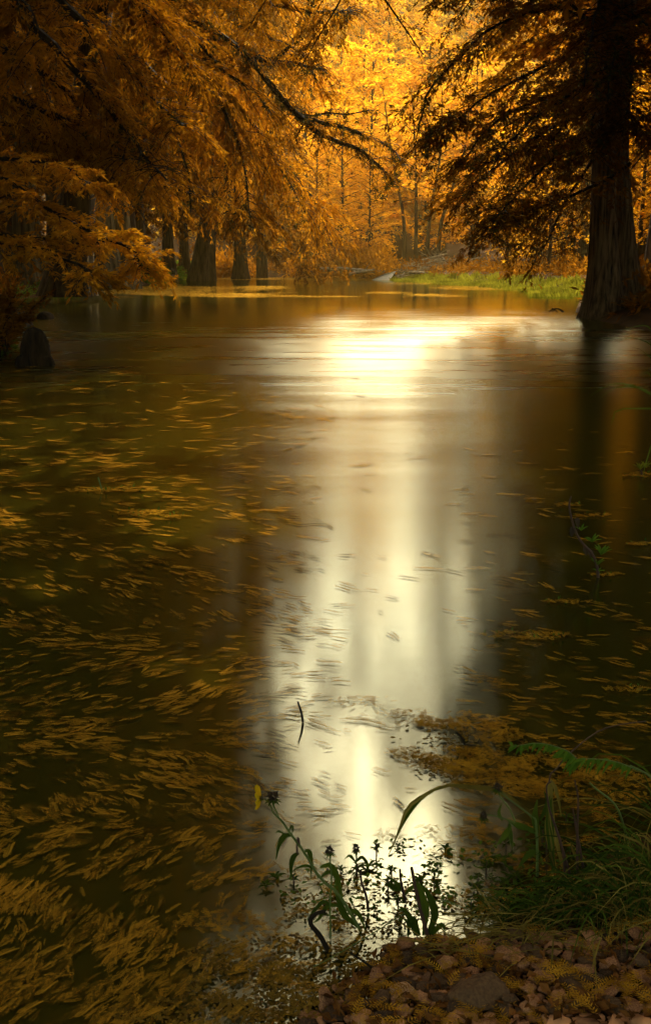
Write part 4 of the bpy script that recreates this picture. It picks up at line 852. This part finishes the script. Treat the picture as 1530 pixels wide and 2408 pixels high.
# ------------------------------------------------------------------ gravel bank
rng = np.random.default_rng(21)
STONE = plain_mat('stone', (.10, .036, .012), (.62, .28, .095), 22, .85, bump=.5, dist=.004, spec=.15)
STONED = plain_mat('dark_stone', (.015, .007, .002), (.15, .075, .025), 16, .85, bump=.7, dist=.006, spec=.15)
STONEP = plain_mat('pale_stone', (.34, .17, .07), (.72, .45, .22), 26, .9, bump=.6, dist=.004, spec=.1)
import bmesh
def stone_mesh(seed, sub=3, flat=.55, rough=.16, ang=.5):
    bm = bmesh.new(); bmesh.ops.create_icosphere(bm, subdivisions=sub, radius=.5); v = np.array([x.co[:] for x in bm.verts]); f = np.array([[x.index for x in q.verts] for q in bm.faces]); bm.free()
    rs = np.random.default_rng(seed)
    for _ in range(9):                            # planed facets
        nrm = nz(rs.normal(0, 1, 3)); dd = rs.uniform(.28, .44); k = np.maximum(v@nrm-dd, 0); v = v-nrm*k[:, None]*ang*1.6
    v = v*(1+rough*fbm(v, 3, seed))[:, None]+nz(v)*(.03*fbm(v, 11, seed))[:, None]
    v = v*[1, rs.uniform(.6, .95), flat*rs.uniform(.75, 1.2)]; m = M(); m.add(v, f, rs.random()); return m
def stone_at(x, y, wpx, mat, seed, label, flat=.55, sub=4, rz=0, tilt=0):
    q = W(x, y, .03); q[2] = G(q[0], q[1]); s_ = wpx/F*np.hypot(q[1], 1.45)
    o = stone_mesh(seed, sub, flat, .2).build('stone', mat, shade=True); o.location = (q[0], q[1], q[2]+s_*flat*.22); o.scale = (s_,)*3; o.rotation_euler = (tilt, 0, rz); tag(o, label, 'stone', 'stones of the gravel bank')
stone_at(940, 2325, 72, STONEP, 1, 'pale pinkish flat stone at the left tip of the gravel, brightest of all', .35, rz=.3, tilt=.5)
stone_at(1138, 2362, 128, STONED, 2, 'largest stone of the gravel, dark and rounded, near the bottom', .6)
stone_at(1206, 2252, 76, STONE, 3, 'wide tan stone at the back of the gravel below the grass', .45)
stone_at(1262, 2280, 66, STONE, 4, 'flat tan stone right of the wide one at the back of the gravel', .3)
stone_at(1268, 2318, 64, STONE, 5, 'rounded tan stone right of the largest dark one', .5)
stone_at(1042, 2345, 64, STONE, 6, 'long flat tan stone between the pale pinkish and the largest dark stone', .25, rz=.15)
stone_at(970, 2285, 44, STONE, 7, 'smooth tan stone directly behind the pale pinkish one', .55)
stone_at(1000, 2318, 50, STONED, 8, 'dark wedge-shaped stone right of the pale pinkish one', .5)
stone_at(1390, 2335, 62, STONED, 9, 'dark rounded stone in the shade at the right of the gravel', .5)
stone_at(1360, 2300, 46, STONE, 14, 'tan stone in the half shade below the big tussock', .5)
stone_at(868, 2352, 60, STONED, 10, 'dark wet stone at the waterline left of the pale pinkish one', .4)
stone_at(905, 2395, 70, STONED, 12, 'dark wet stone at the bottom edge of the picture', .5)
stone_at(1080, 2402, 62, STONE, 13, 'brown stone at the bottom edge under the largest dark one', .5)
ps = [stone_mesh(100+i, 3, (.3, .4, .5, .25)[i % 4], .28, .8) for i in range(10)]; pb = []
pts = []
while len(pts) < 6500:
    x, y = rng.uniform(720, 1640), rng.uniform(2190, 2470); q = W(x, y, .03); d = shore_dist(q[:1], q[1:2])[0]
    if d > -.03: pts.append((x, y, q[0], q[1], d, 12+50*rng.random()**3.2))
pts.sort(key=lambda a: -a[5]*(1 if a[1] < 2408 and a[0] < 1540 else .2))
acc = []; ind = []
for p_ in pts:
    r = p_[5]/F*2.4*.42
    if all((p_[2]-a)**2+(p_[3]-b)**2 > (r+c_)**2*.55 for a, b, c_ in acc): acc.append((p_[2], p_[3], r)); ind.append(p_)
gm_ = M()
for i, p_ in enumerate(ind):
    s_ = p_[5]/F*2.35; z = G(p_[2], p_[3]); rz, tx, ty = rng.uniform(0, 6.28), rng.normal(0, .25), rng.normal(0, .25)
    if i < 280:
        lb = ('small tan pebble in the gravel at the water edge', 'small brown pebble in the gravel at the water edge')[i % 2]
        if i < 10: o = ps[i].build('pebble', (STONE, STONED)[i % 2], shade=True); pb.append(o); tag(o, lb, 'stone', 'pebbles of the gravel bank')
        else: o = pb[i % 10].copy(); C.collection.objects.link(o)
        o.location = (p_[2], p_[3], z+s_*.14); o.scale = (s_,)*3; o.rotation_euler = (tx, ty, rz)
    else:
        q = ps[i % 10]; v = q.v[0]*s_; c_, s2_ = math.cos(rz), math.sin(rz); v = np.stack([v[:, 0]*c_-v[:, 1]*s2_, v[:, 0]*s2_+v[:, 1]*c_, v[:, 2]], -1)+[p_[2], p_[3], z+s_*.12]; gm_.add(v, q.f[0], rng.random())
if gm_.n: tag(gm_.build('gravel', STONE, shade=True), kind='stuff')
# litter of needles and stems on the bank
px = rng.uniform(800, 1600, 2600); py = rng.uniform(2170, 2420, 2600)
px, py = px[:1000], py[:1000]; q = np.array([W(a, b, .05) for a, b in zip(px, py)]); d = shore_dist(q[:, 0], q[:, 1])
k = (d > -.02) & (fbm(np.stack([px/60, py/30, 0*px], -1), 1, 6) > rng.uniform(-.4, .8, 1000)); q = q[k]; q[:, 2] = ground_z(q[:, 0], q[:, 1])+rng.uniform(.006, .026, len(q))
m = M(); comb(m, q, rng.uniform(0, 6.28, len(q)), rng.uniform(.02, .06, len(q)), rng.random(len(q)), 8, .3, 60, .15); tag(m.build('needle_litter', WETO), kind='stuff')
n = 900; px = rng.uniform(780, 1620, n); py = rng.uniform(2190, 2430, n); q = np.array([W(a, b, .05) for a, b in zip(px, py)]); d = shore_dist(q[:, 0], q[:, 1]); k = (d > -.05) & (fbm(np.stack([px/70, py/35, 0*px], -1), 1, 12) > rng.uniform(-.9, .6, n)); q = q[k]; n = len(q)
q[:, 2] = ground_z(q[:, 0], q[:, 1])+rng.uniform(.004, .022, n); m = M(); th = rng.uniform(0, 6.28, n)
m.kites(q, np.stack([np.cos(th), np.sin(th), rng.normal(0, .3, n)], -1), nz(rng.normal(0, .45, (n, 3))+UP), rng.uniform(.014, .04, n), rng.uniform(.008, .02, n), rng.random(n), mid=.5, cup=.3)
tag(m.build('fallen_leaves', leaf_mat('fallen_leaf', (.02, .007, .002), (.10, .034, .006), (.26, .10, .02), .1, 20.)), kind='stuff')
m = M()
for i in range(170):
    x, y = rng.uniform(1000, 1560), rng.uniform(2140, 2240); b = W(x, y, .05); b[2] = G(b[0], b[1])+rng.uniform(.01, .05); e = nz(np.array([rng.normal(0, 1), rng.normal(0, .6), rng.normal(0, .12)])); L = rng.uniform(.04, .2)
    ribbon(m, [b, b+e*L*.5+UP*.01, b+e*L], .004, UP, rng.random(), n=5)
tag(m.build('straw_litter', STRAW), kind='stuff')

# ------------------------------------------------------------------ air
hz, t, p, out = nodes('haze'); t.nodes.remove(p)
pv = t.nodes.new('ShaderNodeVolumePrincipled'); pv.inputs['Color'].default_value = (1, .74, .22, 1); pv.inputs['Density'].default_value = .0004
pv.inputs['Anisotropy'].default_value = .3; t.links.new(pv.outputs[0], out.inputs['Volume'])
m = M(); a, b = np.array([-120, -30, -3.]), np.array([130, 300, 110.])
m.add([(a[0], a[1], a[2]), (b[0], a[1], a[2]), (b[0], b[1], a[2]), (a[0], b[1], a[2]), (a[0], a[1], b[2]), (b[0], a[1], b[2]), (b[0], b[1], b[2]), (a[0], b[1], b[2])],
      [[0, 3, 2, 1], [4, 5, 6, 7], [0, 1, 5, 4], [1, 2, 6, 5], [2, 3, 7, 6], [3, 0, 4, 7]])
tag(m.build('haze', hz), kind='stuff')
